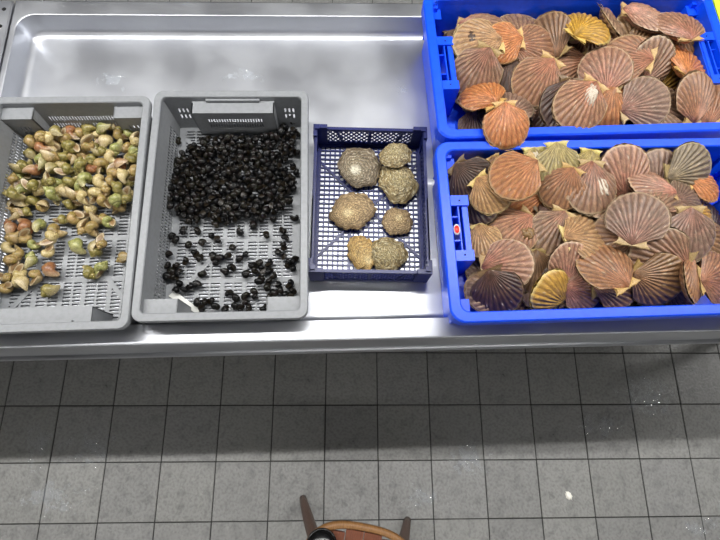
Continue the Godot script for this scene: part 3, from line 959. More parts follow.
# ------------------------------------------------------------------ sea snails
# a coiled shell: a growing tube wound round the y axis, apex up, scaled to unit length and centred
func coil(turns: float, grow: float, A: float, T: float, rho: float, stretch: float, per: int, n: int, cols: Array, sd: int, canal: float) -> Array:
	noise.seed = sd
	noise.frequency = 1.0
	var P := []; var C := []
	var steps := int(turns * per)
	for i in steps + 1:
		var th := TAU * turns * float(i) / steps
		var back := TAU * turns - th
		var k := pow(grow, -back / TAU)
		var mouth := smoothstep(PI * 0.5, 0.0, back)
		var ctr := Vector3(cos(th) * A * k, -T * k, sin(th) * A * k)
		var out := Vector3(cos(th), 0, sin(th))
		var pr := []; var cr := []
		for j in n:
			var a := TAU * j / n
			var rad := rho * k * (1.0 + 0.10 * mouth)
			var yy := sin(a) * rad * stretch
			if yy < 0: yy *= 1.0 + canal * mouth
			var ridge := 1.0 + 0.035 * sin(a * 7.0) + 0.05 * noise.get_noise_2d(th * 1.3, a * 1.2) + 0.04 * sin(th * 8.0) * smoothstep(1.0, 0.0, absf(cos(a) - 0.6))
			var p := ctr + out * cos(a) * rad * ridge * (1.0 - 0.30 * mouth * canal / 0.35) + Vector3(0, yy * ridge, 0)
			pr.append(p)
			var n1 := noise.get_noise_3dv(p * 1.9 + Vector3(sd, 0, 0))
			var n2 := noise.get_noise_3dv(p * 7.0)
			var c: Color = cols[0].lerp(cols[1], clampf(0.45 + 1.1 * n1, 0, 1))
			c = c.lerp(cols[2], clampf(1.1 * n2 + 0.2 * sin(a * 7.0), 0, 0.8))
			c = c.lerp(cols[3], mouth * 0.55)
			c.a = 1.0
			cr.append(c)
		P.append(pr); C.append(cr)
	var lo := Vector3.ONE * 99; var hi := -lo
	for pr in P:
		for p in pr:
			lo = lo.min(p); hi = hi.max(p)
	var sc := 1.0 / (hi.y - lo.y)
	var mid := (lo + hi) / 2
	var st := st_new(true)
	for i in steps:
		for j in n:
			var k := (j + 1) % n
			var q := [[i, j], [i, k], [i + 1, k], [i + 1, j]]
			for v in [0, 2, 1, 0, 3, 2]:
				st.set_color(C[q[v][0]][q[v][1]])
				st.add_vertex((P[q[v][0]][q[v][1]] - mid) * sc)
	# the closed mouth: a bulging plug of foot and lid
	var plug := st_new(true)
	var cen := Vector3.ZERO
	for p in P[steps]: cen += p
	cen /= n
	var fwd := Vector3(-sin(TAU * turns), 0, cos(TAU * turns))
	var r1 := []; var r2 := []
	for p in P[steps]:
		r1.append((p.lerp(cen, 0.10) - fwd * 0.04 - mid) * sc)
		r2.append((p.lerp(cen, 0.5) + fwd * 0.02 * rho - mid) * sc)
	var tip: Vector3 = (cen + fwd * 0.05 * rho - mid) * sc
	for j in n:
		var k := (j + 1) % n
		for v in [[r1[j], 0], [r2[k], 1], [r1[k], 0], [r1[j], 0], [r2[j], 1], [r2[k], 1], [r2[j], 1], [tip, 1], [r2[k], 1]]:
			plug.set_color(cols[4] if v[1] == 1 else cols[3])
			plug.add_vertex(v[0])
	return [done(st), done(plug)]

func whelks():
	var kinds := {
		"o": ["olive", [104, 100, 40], [168, 156, 104], [70, 66, 30]],
		"g": ["moss green", [116, 124, 58], [182, 182, 130], [84, 88, 42]],
		"c": ["cream", [204, 190, 152], [168, 152, 96], [136, 118, 76]],
		"t": ["tan", [176, 150, 108], [130, 118, 60], [104, 80, 54]],
		"r": ["reddish brown", [128, 80, 52], [168, 124, 88], [86, 56, 36]]}
	var meshes := {}
	for key in kinds:
		var k: Array = kinds[key]
		var cols := [s2l(k[1][0] * 1.12, k[1][1] * 1.12, k[1][2] * 1.1), s2l(k[2][0] * 1.12, k[2][1] * 1.12, k[2][2] * 1.1), s2l(k[3][0], k[3][1], k[3][2]), s2l(218, 204, 172), s2l(150, 122, 84)]
		for v in 2:
			meshes[key + str(v)] = coil(3.6, [1.85, 1.7][v], [0.40, 0.44][v], [1.45, 1.25][v], [0.56, 0.58][v], [1.2, 1.15][v], 22, 14, cols, 17 + v * 4 + key.unicode_at(0), 0.35)
	var rg := RandomNumberGenerator.new()
	rg.seed = 99
	var bag := ["o", "o", "g", "t", "c", "o", "t", "r", "c", "o", "g", "t", "o"]
	var list := []
	for p in WHELKS_UNDER: list.append([Vector3(p[0], p[1], p[2]), bag[rg.randi() % bag.size()], 0])
	for k in WHELKS_LOOSE.size():
		var p: Array = WHELKS_LOOSE[k]
		list.append([Vector3(p[0], p[1], p[2]), WHELK_TINTS[k], 1])
	for p in WHELKS_HEAP: list.append([Vector3(p[0], p[1], p[2]), bag[rg.randi() % bag.size()], 1])
	# name the visible ones by row and place in the row
	var seen := list.filter(func(w): return w[2] == 1)
	seen.sort_custom(func(a, b): return a[0].z < b[0].z)
	var words := ORDINALS
	var labels := {}
	var rowlen := 11
	var r := 0
	while r * rowlen < seen.size():
		var row := seen.slice(r * rowlen, (r + 1) * rowlen)
		row.sort_custom(func(a, b): return a[0].x < b[0].x)
		for k in row.size():
			labels[row[k][0]] = "%s whelk, %s from left in the %s row of whelks from the back" % [kinds[row[k][1]][0], words[k], words[r]]
		r += 1
	for w in list:
		var o := thing("whelk", w[0])
		var m: Array = meshes[w[1] + str(rg.randi() % 2)]
		var len := rg.randf_range(0.043, 0.053)
		o.basis = (Basis(Vector3.UP, rg.randf() * TAU) * Basis(Vector3.RIGHT, PI / 2 + rg.randf_range(-0.45, 0.45)) * Basis(Vector3.UP, rg.randf() * TAU)).scaled_local(Vector3.ONE * len)
		inst("shell", m[0], M.snail, o)
		inst("foot", m[1], M.snail, o)
		if w[2] == 1: tag(o, labels[w[0]], "whelk", "whelks in the left grey crate")
		else: tag(o, "whelk buried under the top layer of the heap in the left grey crate", "whelk", "buried whelks in the left grey crate")

func periwinkles():
	var ms := []
	for v in 3:
		var cols := [s2l(17, 17, 18), s2l([24, 36, 20][v], [22, 31, 21][v], [21, 24, 23][v]), s2l(9, 9, 10), s2l(40, 36, 31), s2l(30, 22, 17)]
		var c := coil(2.6, [2.3, 2.15, 2.4][v], 0.40, [0.85, 0.95, 0.8][v], 0.62, 1.0, 13, 10, cols, 40 + v, 0.1)
		var st := SurfaceTool.new()
		st.begin(Mesh.PRIMITIVE_TRIANGLES)
		st.append_from(c[0], 0, Transform3D.IDENTITY)
		st.append_from(c[1], 0, Transform3D.IDENTITY)
		ms.append(st.commit())
	var rg := RandomNumberGenerator.new()
	rg.seed = 123
	var pose := func(p: Vector3) -> Transform3D:
		var b := Basis(Vector3.UP, rg.randf() * TAU) * Basis(Vector3.RIGHT, rg.randf_range(0.2, 1.9)) * Basis(Vector3.UP, rg.randf() * TAU)
		return Transform3D(b.scaled_local(Vector3.ONE * rg.randf_range(0.0195, 0.0235)), p)
	for part in [[PERI_LOOSE, 8, "loose", "loose black snails around the heap"], [PERI_HEAP, 15, "heaped", "heaped black snails"]]:
		var all := []
		for a in part[0]: all.append(Vector3(a[0], a[1], a[2]))
		all.sort_custom(func(p, q): return p.z < q.z)
		var r := 0
		while r * part[1] < all.size():
			var row := all.slice(r * part[1], (r + 1) * part[1])
			row.sort_custom(func(p, q): return p.x < q.x)
			for k in row.size():
				var o := inst("periwinkle", ms[rg.randi() % 3], M.peri, self)
				o.transform = pose.call(row[k])
				tag(o, "%s black snail, %s from left in the %s row of %s snails from the back" % [part[2], ORDINALS[k], ORDINALS[r], part[2]], "snail", part[3])
			r += 1
	var u := SurfaceTool.new()
	u.begin(Mesh.PRIMITIVE_TRIANGLES)
	for a in PERI_REST: u.append_from(ms[0], 0, pose.call(Vector3(a[0], a[1], a[2])))
	tag(inst("snail_underlayer", u.commit(), M.peri, self), "hidden lower layer of the black snail heap", "snails", "", "stuff")

# ------------------------------------------------------------------ small things and water
func puddle(c: Vector3, rx: float, rz: float, sd: int, thr: float, amp: float, wave: float, label: String):
	noise.seed = sd
	noise.frequency = 1.0
	var step := 0.0025
	var st := st_new(true)
	var hgt := func(x: float, z: float) -> float:
		var n := noise.get_noise_2d(x / 0.05, z / 0.05) + 0.6 * noise.get_noise_2d(x / 0.018 + 50, z / 0.018)
		var d := sqrt(x * x / (rx * rx) + z * z / (rz * rz))
		return n + 0.9 - 1.5 * d - thr
	var P := {}
	var nx := int(rx / step); var nz := int(rz / step)
	for i in range(-nx, nx):
		for j in range(-nz, nz):
			var x := i * step; var z := j * step
			if hgt.call(x, z) < 0.0: continue
			var q := []
			for k in [[0, 0], [0, 1], [1, 1], [1, 0]]:
				var xx: float = x + k[0] * step; var zz: float = z + k[1] * step
				var m := clampf(hgt.call(xx, zz) * 3.0, 0.0, 1.0)
				q.append(Vector3(xx, 0.0004 + m * (amp + amp * noise.get_noise_2d(xx / wave + 9.0, zz / wave)), zz))
			quad(st, q[0], q[1], q[2], q[3])
	var o := inst("water_film", done(st), M.water, self)
	o.position = c
	tag(o, label, "water", "", "stuff")

func details():
	# a white shell chip on the floor
	var o := thing("shell_chip", Vector3(0.836, 0.001, 0.341))
	tag(o, "small white shell chip lying on the grey floor tiles", "shell chip")
	var chip := inst("chip", lump(77, Vector3(0.011, 0.006, 0.015), s2l(240, 238, 230), s2l(225, 222, 212)), M.peri, o)
	chip.rotation.y = 0.4
	# white paper tag tucked by the front of the middle crate
	var st := st_new()
	var pts := [Vector3(-0.435, 0.7, -0.283), Vector3(-0.36, 0.699, -0.235), Vector3(-0.352, 0.702, -0.246), Vector3(-0.42, 0.704, -0.296)]
	hexa(st, [pts[0], pts[1], pts[2], pts[3]] + pts.map(func(p): return p + Vector3(0, 0.0006, 0)))
	tag(inst("paper_tag", done(st), M.white, self), "white paper slip at the front left inside the middle grey crate", "paper")
	puddle(Vector3(1.20, 0, 0.0), 0.17, 0.15, 1, 0.35, 0.0025, 0.018, "rippled water film on the floor tiles at the right, near the counter")
	puddle(Vector3(1.0, 0, 0.10), 0.16, 0.08, 2, 0.45, 0.0025, 0.018, "thin wet streak on the tiles left of the right-hand water film")
	puddle(Vector3(0.47, 0, 0.20), 0.13, 0.12, 3, 0.4, 0.0025, 0.017, "glinting water film on the tiles in the middle of the floor")
	puddle(Vector3(0.28, 0, 0.32), 0.12, 0.08, 4, 0.5, 0.0025, 0.017, "small wet patch beside the stool's right leg")
	puddle(Vector3(-1.05, 0, 0.28), 0.2, 0.10, 5, 0.45, 0.0025, 0.018, "spattered water at the lower left of the floor")
	puddle(Vector3(-0.93, 0, 0.12), 0.18, 0.13, 6, 0.55, 0.0025, 0.018, "scattered drops of water on the left tiles")
	puddle(Vector3(-1.12, 0, 0.10), 0.12, 0.16, 7, 0.55, 0.0025, 0.018, "scattered drops of water at the far left edge")
	puddle(Vector3(1.30, 0, 0.46), 0.14, 0.06, 8, 0.5, 0.0025, 0.018, "wet patch at the lower right of the floor")
	puddle(Vector3(-0.27, FLOOR_Y, -0.955), 0.13, 0.04, 9, 0.5, 0.002, 0.014, "white-glinting water drops on the steel behind the black snails")
	puddle(Vector3(0.19, FLOOR_Y, -0.905), 0.05, 0.05, 10, 0.6, 0.002, 0.014, "few water drops on the steel left of the back blue crate")
	puddle(Vector3(-0.66, FLOOR_Y, -0.93), 0.12, 0.09, 11, 0.75, 0.002, 0.014, "few water drops on the steel behind the whelk crate")

# ------------------------------------------------------------------ where each piece lies
# x, y, z, radius, hinge bearing, lean bearing, tilt, pigment, domed side up, label
const SCALLOPS_BACK := [
	[0.4387, 0.8233, -0.8851, 0.0598, 250, 270, 48, "r", 0, "thin rust-brown scallop shell wedged under the two left shells, back blue crate"],
	[0.4697, 0.8224, -0.8408, 0.0532, 90, 250, 25, "d", 0, "dark ringed scallop between the two pink tilted shells, back blue crate"],
	[0.5641, 0.8334, -0.7268, 0.0576, 20, 160, 50, "d", 0, "dark grey scallop standing on edge near the front wall, back blue crate"],
	[0.5855, 0.8637, -0.7263, 0.066, 80, 270, 30, "d", 0, "dark flat scallop lying low along the front wall, back blue crate"],
	[0.9698, 0.7948, -0.7366, 0.066, 270, 280, 30, "r", 0, "brown scallop lowest in the right front corner of the back blue crate"],
	[0.8235, 0.8204, -0.7975, 0.0645, 130, 90, 21, "b", 0, "brown scallop mostly buried above the big mauve shell, back blue crate"],
	[0.7332, 0.8269, -0.9358, 0.066, 100, 200, 20, "p", 0, "pinkish scallop mostly buried beside the yellow shell, back blue crate"],
	[0.7588, 0.8422, -0.7876, 0.0561, 60, 330, 20, "o", 0, "orange-brown scallop peeping out left of the big front mauve shell, back crate"],
	[0.9745, 0.8369, -0.7453, 0.066, 270, 180, 23, "r", 0, "reddish brown scallop cut by the picture's right edge, back blue crate"],
	[0.5829, 0.841, -0.9559, 0.066, 290, 200, 50, "b", 0, "brown scallop on edge left of the grey shell behind the yellow one, back crate"],
	[0.4022, 0.8416, -0.9976, 0.0652, 165, 100, 21, "p", 0, "pink scallop with squared ears in the back left of the back blue crate"],
	[0.5128, 0.8307, -0.9968, 0.066, 262, 90, 12, "m", 0, "mauve-brown ribbed scallop at the back left, its hinge towards the viewer, back crate"],
	[0.4442, 0.8674, -0.9153, 0.0534, 10, 250, 23, "o", 0, "plain orange-brown scallop between two larger shells at the back crate's left"],
	[0.3769, 0.8681, -0.9173, 0.066, 2, 235, 11, "t", 0, "tan scallop with a dark scar on it at the far left of the back crate"],
	[0.535, 0.8497, -0.9152, 0.0641, 178, 300, 16, "r", 0, "rust scallop with white specks, hinge to the left, back blue crate"],
	[0.3744, 0.8416, -0.8445, 0.066, 60, 250, 42, "p", 0, "long tilted pink-brown scallop against the left end of the back crate"],
	[0.3848, 0.8277, -0.7802, 0.0598, 300, 130, 27, "o", 1, "golden orange domed scallop near the left handle of the back crate"],
	[0.5319, 0.8437, -0.8147, 0.066, 50, 235, 35, "p", 0, "tilted pink-brown scallop in the middle left of the back crate"],
	[0.46, 0.8268, -0.75, 0.0595, 245, 80, 18, "m", 0, "mauve-grey round scallop behind the orange-pink shell at the back crate's front"],
	[0.4156, 0.8859, -0.6521, 0.0573, 95, 270, 22, "o", 1, "orange-pink ribbed scallop hanging over the front rim of the back crate"],
	[0.6501, 0.8472, -0.986, 0.066, 270, 110, 22, "m", 0, "large grey-mauve scallop directly behind the yellow shell, back crate"],
	[0.7783, 0.8395, -1.0039, 0.066, 100, 20, 40, "m", 0, "dark mauve scallop tipped up right of the yellow shell, back crate"],
	[0.6724, 0.8771, -0.9526, 0.066, 220, 60, 17, "y", 1, "bright yellow ribbed scallop, domed side up, back blue crate"],
	[0.838, 0.837, -0.9779, 0.066, 275, 280, 20, "t", 0, "tan scallop with pale ears under the back pink shell, back crate"],
	[0.8503, 0.8665, -1.0064, 0.066, 160, 60, 17, "p", 0, "pink-brown scallop with pale radiating streaks at the very back of the back crate"],
	[0.9624, 0.8256, -1.0108, 0.066, 88, 90, 19, "t", 0, "tan scallop whose ears stick up behind the wide pink shell, back crate"],
	[0.9384, 0.8315, -0.932, 0.066, 90, 270, 25, "r", 0, "reddish brown scallop under the wide pink shell, back crate"],
	[0.8524, 0.8453, -0.9201, 0.066, 200, 270, 25, "b", 0, "brown ringed scallop right of centre in the back crate"],
	[0.9282, 0.8797, -0.9624, 0.066, 275, 90, 16, "p", 0, "wide pink scallop at the back right of the back crate"],
	[0.887, 0.8214, -0.8405, 0.066, 240, 290, 35, "y", 0, "scallop with a yellow-gold underside below the gaping pink one, back crate"],
	[0.8368, 0.8691, -0.8511, 0.0646, 250, 280, 45, "p", 0, "gaping pink scallop seen from the side, right of centre, back crate"],
	[0.766, 0.877, -0.8603, 0.0631, 340, 200, 24, "p", 0, "pinkish brown scallop with fine ribs, centre right of the back crate"],
	[0.9431, 0.8556, -0.8652, 0.066, 240, 30, 20, "o", 0, "orange-tan scallop leaning on the right end of the back crate"],
	[0.6415, 0.818, -0.867, 0.066, 25, 270, 21, "r", 0, "rust scallop with white flecks below the yellow shell, back crate"],
	[0.7063, 0.8673, -0.8302, 0.066, 265, 200, 20, "p", 0, "pink-purple scallop in the centre of the back crate's heap"],
	[0.7101, 0.832, -0.7307, 0.066, 85, 270, 28, "o", 1, "orange ribbed scallop, hinge upward, at the back crate's front middle"],
	[0.6107, 0.886, -0.7107, 0.066, 55, 255, 28, "p", 0, "pink-brown scallop with a white patch on it at the back crate's front middle"],
	[0.8749, 0.8361, -0.7427, 0.066, 185, 0, 12, "m", 0, "grey-mauve scallop half hidden behind the big mauve one, back crate front"],
	[0.937, 0.8634, -0.7471, 0.066, 272, 300, 27, "r", 0, "wide brown scallop with pale ears at the back crate's right front"],
	[0.8001, 0.859, -0.7381, 0.066, 197, 250, 18, "m", 0, "big mauve scallop with pale ribs touching the back crate's front rim"]]
const FILL_BACK := [
	[0.737, 0.7578, -1.012, 103, 181, 11], [0.828, 0.7636, -0.999, 284, 31, 11], [0.391, 0.763, -0.936, 120, 276, 10], [0.65, 0.7551, -0.994, 187, 47, 3],
	[0.549, 0.7621, -0.987, 226, 221, 6], [0.856, 0.7781, -1.014, 117, 350, 5], [0.459, 0.7566, -1.003, 143, 51, 8], [0.917, 0.7619, -0.927, 274, 234, 4],
	[0.696, 0.7777, -1.005, 87, 285, 4], [0.933, 0.7727, -0.993, 241, 112, 4], [0.506, 0.7632, -0.926, 16, 188, 8], [0.59, 0.7622, -0.895, 274, 95, 6],
	[0.597, 0.7755, -0.98, 236, 10, 4], [0.749, 0.7617, -0.909, 351, 261, 3], [0.843, 0.7617, -0.756, 170, 170, 3], [0.487, 0.7777, -0.972, 296, 80, 10],
	[0.345, 0.7625, -1.002, 94, 194, 8], [0.415, 0.7854, -0.994, 308, 68, 5], [0.564, 0.7553, -0.808, 174, 235, 4], [0.915, 0.762, -0.837, 258, 359, 5],
	[0.407, 0.7618, -0.825, 38, 126, 3], [0.693, 0.7557, -0.744, 174, 20, 6], [0.386, 0.7636, -0.734, 100, 243, 12], [0.679, 0.7621, -0.825, 42, 159, 6],
	[0.812, 0.7553, -0.84, 259, 344, 4], [0.769, 0.7833, -0.971, 311, 261, 4], [0.935, 0.7957, -1.017, 174, 127, 9], [0.672, 0.79, -0.985, 51, 286, 9],
	[0.476, 0.8002, -0.997, 315, 39, 7], [0.512, 0.7648, -0.755, 169, 9, 11], [0.983, 0.7564, -0.734, 144, 345, 8], [0.568, 0.8005, -0.999, 103, 341, 3],
	[0.754, 0.7673, -0.735, 80, 24, 3], [0.46, 0.771, -0.878, 103, 354, 10], [0.831, 0.7709, -0.888, 130, 63, 9], [0.588, 0.762, -0.722, 40, 355, 5],
	[0.855, 0.7789, -0.931, 185, 80, 8], [0.624, 0.7753, -0.772, 136, 229, 4], [0.911, 0.775, -0.734, 53, 294, 11], [0.538, 0.7758, -0.796, 277, 117, 6],
	[0.771, 0.7778, -0.793, 61, 69, 6], [0.367, 0.8021, -0.988, 80, 110, 6], [0.698, 0.7748, -0.904, 345, 107, 10], [0.857, 0.8017, -1.009, 7, 318, 11],
	[0.431, 0.7854, -0.748, 61, 1, 11], [0.547, 0.7828, -0.905, 246, 113, 7], [0.75, 0.799, -0.94, 52, 226, 4], [0.942, 0.779, -0.837, 59, 322, 9],
	[0.734, 0.8114, -0.988, 310, 214, 5], [0.429, 0.8197, -1.004, 10, 166, 8], [0.373, 0.7786, -0.832, 130, 224, 7], [0.882, 0.8142, -1.015, 159, 313, 5],
	[0.813, 0.7869, -0.744, 228, 262, 9], [0.616, 0.8154, -0.998, 134, 357, 9], [0.636, 0.7911, -0.911, 49, 181, 6], [0.573, 0.7931, -0.747, 292, 352, 6],
	[0.833, 0.7917, -0.833, 176, 14, 6], [0.692, 0.7831, -0.804, 242, 57, 7], [0.379, 0.7936, -0.904, 6, 17, 8], [0.898, 0.8, -0.922, 122, 327, 5],
	[0.46, 0.7904, -0.814, 59, 140, 6]]
# x, y, z, radius, hinge bearing, lean bearing, tilt, pigment, domed side up, label
const SCALLOPS_FRONT := [
	[0.3499, 0.8216, -0.4672, 0.05, 120, 200, 45, "d", 0, "dark scallop standing on edge beside the handle of the front blue crate"],
	[0.3512, 0.8123, -0.3812, 0.0441, 100, 180, 20, "t", 0, "tan scallop peeping out beside the handle of the front blue crate"],
	[0.4047, 0.8326, -0.5566, 0.0418, 120, 270, 25, "b", 0, "small brown scallop behind the dark red one, front crate back left"],
	[0.542, 0.8273, -0.4591, 0.0572, 200, 90, 15, "d", 0, "dark scallop buried under the middle of the front crate's heap"],
	[0.6582, 0.835, -0.4602, 0.0599, 30, 90, 24, "b", 0, "brown scallop buried left of the large dark mauve one, front crate"],
	[0.4748, 0.8103, -0.2982, 0.0549, 95, 300, 23, "b", 0, "brown scallop right of the white-rimmed pink shell, front crate"],
	[0.5225, 0.8078, -0.2656, 0.0505, 300, 250, 20, "d", 0, "dark scallop low beneath the golden tilted shell, front crate"],
	[0.7629, 0.8211, -0.2999, 0.0636, 330, 250, 30, "d", 0, "near-black ribbed scallop under the thin pink tilted shell, front crate"],
	[0.8235, 0.8127, -0.2538, 0.0565, 160, 270, 30, "r", 0, "reddish scallop lying low at the front crate's front right"],
	[0.9169, 0.817, -0.3136, 0.0624, 200, 180, 23, "p", 0, "pink scallop mostly hidden at the right of the front crate"],
	[0.3295, 0.842, -0.5282, 0.0575, 135, 250, 25, "d", 0, "dark red-brown scallop in the back left corner of the front blue crate"],
	[0.369, 0.8566, -0.4858, 0.0517, 130, 235, 24, "t", 0, "tan domed scallop with ears up beside the clean orange-tan one, front crate"],
	[0.4705, 0.8273, -0.4821, 0.0542, 20, 270, 19, "o", 0, "orange-brown scallop under the clean orange-tan one, front crate"],
	[0.483, 0.8585, -0.5418, 0.0572, 92, 270, 21, "g", 0, "pale greenish scallop with a white spot near the front crate's back wall"],
	[0.5332, 0.8771, -0.5478, 0.0549, 95, 270, 22, "g", 0, "olive-cream scallop with upright ears near the front crate's back wall"],
	[0.419, 0.8931, -0.5131, 0.0615, 30, 200, 16, "o", 0, "clean orange-tan scallop with even ribs at the front crate's left"],
	[0.6207, 0.8489, -0.5474, 0.0524, 80, 270, 20, "g", 0, "yellow-olive scallop at the back wall of the front crate"],
	[0.5398, 0.8671, -0.4918, 0.0542, 60, 235, 28, "r", 0, "red-brown scallop left of the pink one with a white patch, front crate"],
	[0.807, 0.841, -0.5434, 0.0594, 262, 270, 22, "m", 0, "dark mauve scallop behind the large pink-brown one, front crate back"],
	[0.7071, 0.8582, -0.5388, 0.066, 275, 270, 27, "p", 0, "large pink-brown scallop with yellow ears at the front crate's back wall"],
	[0.6087, 0.8696, -0.491, 0.066, 85, 280, 13, "p", 0, "pink scallop with a big white patch in the front crate"],
	[0.9227, 0.833, -0.5128, 0.0491, 175, 20, 18, "o", 1, "small orange ribbed scallop in the front crate's back right"],
	[0.8997, 0.816, -0.4462, 0.0539, 205, 20, 21, "y", 1, "yellow-orange ribbed scallop at the front crate's right end"],
	[0.8708, 0.8618, -0.541, 0.066, 200, 290, 30, "c", 0, "wide crusty grey-brown scallop tilted at the front crate's back right"],
	[0.7634, 0.8678, -0.4944, 0.059, 335, 80, 24, "p", 0, "speckled pink scallop below the dark mauve one, front crate"],
	[0.8492, 0.8586, -0.466, 0.0524, 200, 20, 22, "m", 0, "round grey-pink scallop in front of the orange one, front crate right"],
	[0.4218, 0.8226, -0.3997, 0.0623, 35, 200, 16, "p", 0, "pink-mauve scallop above the white-rimmed one, front crate left"],
	[0.5166, 0.8364, -0.3907, 0.0584, 60, 250, 18, "m", 0, "speckled mauve scallop with a cream ear in the front crate's middle"],
	[0.5396, 0.8446, -0.3096, 0.0524, 265, 280, 35, "p", 0, "tilted purple-pink scallop below the tan ribbed one, front crate"],
	[0.5833, 0.8511, -0.3743, 0.0616, 190, 30, 16, "t", 0, "tan scallop with bold straight ribs in the front crate's middle"],
	[0.6614, 0.8573, -0.3762, 0.0554, 345, 210, 25, "r", 0, "red-brown scallop with yellow ears to the right, front crate centre"],
	[0.7748, 0.886, -0.4136, 0.066, 190, 30, 12, "m", 0, "grey-mauve scallop with a dark scar right of centre, front crate"],
	[0.8831, 0.8411, -0.3423, 0.066, 150, 300, 17, "b", 0, "brown scallop with wide ribs at the front crate's right edge"],
	[0.8055, 0.8903, -0.357, 0.066, 90, 270, 25, "m", 0, "grey-brown scallop with an orange spot at the front crate's right"],
	[0.6901, 0.8951, -0.3979, 0.066, 250, 180, 20, "m", 0, "large mauve-brown scallop in the centre of the front crate's heap"],
	[0.7397, 0.8762, -0.3154, 0.066, 335, 240, 38, "p", 0, "thin pink scallop tilted on edge right of centre, front crate"],
	[0.7362, 0.8569, -0.261, 0.066, 165, 265, 38, "b", 0, "olive-brown scallop tilted near the front wall, front crate right"],
	[0.8111, 0.8656, -0.2618, 0.0575, 90, 350, 40, "r", 0, "tall brown scallop standing near the front crate's front right"],
	[0.8834, 0.8456, -0.2677, 0.0629, 190, 340, 25, "r", 0, "brown scallop cut by the picture's right edge, front crate front"],
	[0.5771, 0.8142, -0.2486, 0.051, 165, 280, 25, "p", 0, "purple-pink scallop against the front wall, front crate middle"],
	[0.6523, 0.8288, -0.2594, 0.0592, 182, 280, 18, "r", 0, "reddish brown scallop, hinge left, against the front crate's front wall"],
	[0.6147, 0.8643, -0.2925, 0.0657, 300, 100, 17, "r", 0, "reddish ribbed scallop with a pale ear at the front crate's front middle"],
	[0.4936, 0.8235, -0.2461, 0.0566, 330, 300, 45, "y", 1, "golden scallop tilted on edge at the front crate's front wall"],
	[0.367, 0.8249, -0.2482, 0.0591, 110, 250, 38, "d", 0, "dark brown scallop tilted in the front crate's front left corner"],
	[0.3968, 0.8301, -0.3138, 0.0602, 182, 200, 21, "p", 0, "pink scallop with a white rim at the front crate's front left"]]
const FILL_FRONT := [
	[0.828, 0.7552, -0.537, 255, 135, 4], [0.412, 0.762, -0.508, 322, 144, 5], [0.916, 0.7618, -0.541, 239, 118, 4], [0.708, 0.7558, -0.534, 99, 254, 6],
	[0.373, 0.7738, -0.53, 348, 186, 11], [0.519, 0.7621, -0.519, 148, 240, 6], [0.61, 0.7552, -0.458, 261, 230, 4], [0.795, 0.7765, -0.515, 161, 273, 8],
	[0.684, 0.7695, -0.482, 315, 317, 4], [0.523, 0.7775, -0.521, 64, 214, 3], [0.868, 0.7826, -0.536, 112, 333, 10], [0.754, 0.7624, -0.423, 346, 168, 7],
	[0.621, 0.7637, -0.543, 341, 280, 4], [0.712, 0.7849, -0.54, 296, 124, 9], [0.456, 0.7619, -0.263, 13, 165, 4], [0.737, 0.7551, -0.268, 43, 139, 3],
	[0.419, 0.7619, -0.418, 57, 198, 4], [0.94, 0.7835, -0.527, 332, 311, 10], [0.647, 0.7552, -0.325, 164, 132, 4], [0.889, 0.7623, -0.307, 236, 164, 7],
	[0.508, 0.762, -0.429, 250, 61, 5], [0.368, 0.7558, -0.313, 286, 353, 6], [0.478, 0.7652, -0.348, 144, 39, 5], [0.91, 0.7692, -0.453, 22, 307, 12],
	[0.769, 0.7632, -0.321, 165, 79, 8], [0.592, 0.7937, -0.532, 150, 252, 10], [0.577, 0.7627, -0.268, 354, 170, 8], [0.399, 0.7912, -0.515, 170, 327, 3],
	[0.922, 0.7728, -0.372, 267, 282, 11], [0.815, 0.8018, -0.536, 38, 255, 6], [0.552, 0.7658, -0.354, 329, 307, 11], [0.693, 0.7692, -0.397, 234, 236, 6],
	[0.84, 0.7676, -0.261, 346, 290, 11], [0.49, 0.7963, -0.514, 229, 115, 10], [0.328, 0.7945, -0.538, 140, 136, 12], [0.677, 0.7745, -0.257, 328, 86, 9],
	[0.375, 0.7692, -0.412, 197, 202, 8], [0.907, 0.8064, -0.535, 309, 302, 7], [0.616, 0.7765, -0.407, 170, 301, 5], [0.686, 0.7977, -0.535, 339, 188, 11],
	[0.684, 0.7813, -0.329, 160, 323, 6], [0.482, 0.7852, -0.437, 110, 68, 3], [0.74, 0.7862, -0.464, 342, 347, 11], [0.823, 0.776, -0.424, 61, 353, 5],
	[0.398, 0.7794, -0.302, 155, 142, 4], [0.567, 0.777, -0.298, 233, 168, 3], [0.762, 0.7858, -0.365, 234, 181, 9], [0.448, 0.8163, -0.533, 9, 215, 11],
	[0.628, 0.8097, -0.534, 353, 306, 11], [0.486, 0.7834, -0.261, 135, 331, 7], [0.917, 0.7844, -0.314, 139, 265, 6], [0.847, 0.7919, -0.456, 172, 287, 10],
	[0.332, 0.8171, -0.54, 28, 225, 6], [0.761, 0.7858, -0.262, 255, 40, 5], [0.648, 0.7876, -0.433, 148, 44, 9], [0.941, 0.7885, -0.436, 265, 336, 11],
	[0.417, 0.7941, -0.355, 193, 205, 5], [0.762, 0.8124, -0.541, 9, 182, 6], [0.559, 0.7948, -0.422, 309, 201, 6], [0.843, 0.793, -0.379, 77, 292, 8],
	[0.5, 0.7906, -0.356, 328, 274, 10], [0.352, 0.792, -0.256, 327, 57, 4], [0.693, 0.8262, -0.518, 70, 319, 7], [0.858, 0.7886, -0.281, 306, 179, 9],
	[0.881, 0.827, -0.537, 41, 244, 9], [0.69, 0.8025, -0.379, 337, 272, 9], [0.677, 0.7928, -0.288, 18, 218, 9], [0.565, 0.8292, -0.523, 299, 63, 4],
	[0.6, 0.8002, -0.324, 35, 213, 3], [0.36, 0.7911, -0.414, 325, 142, 7]]
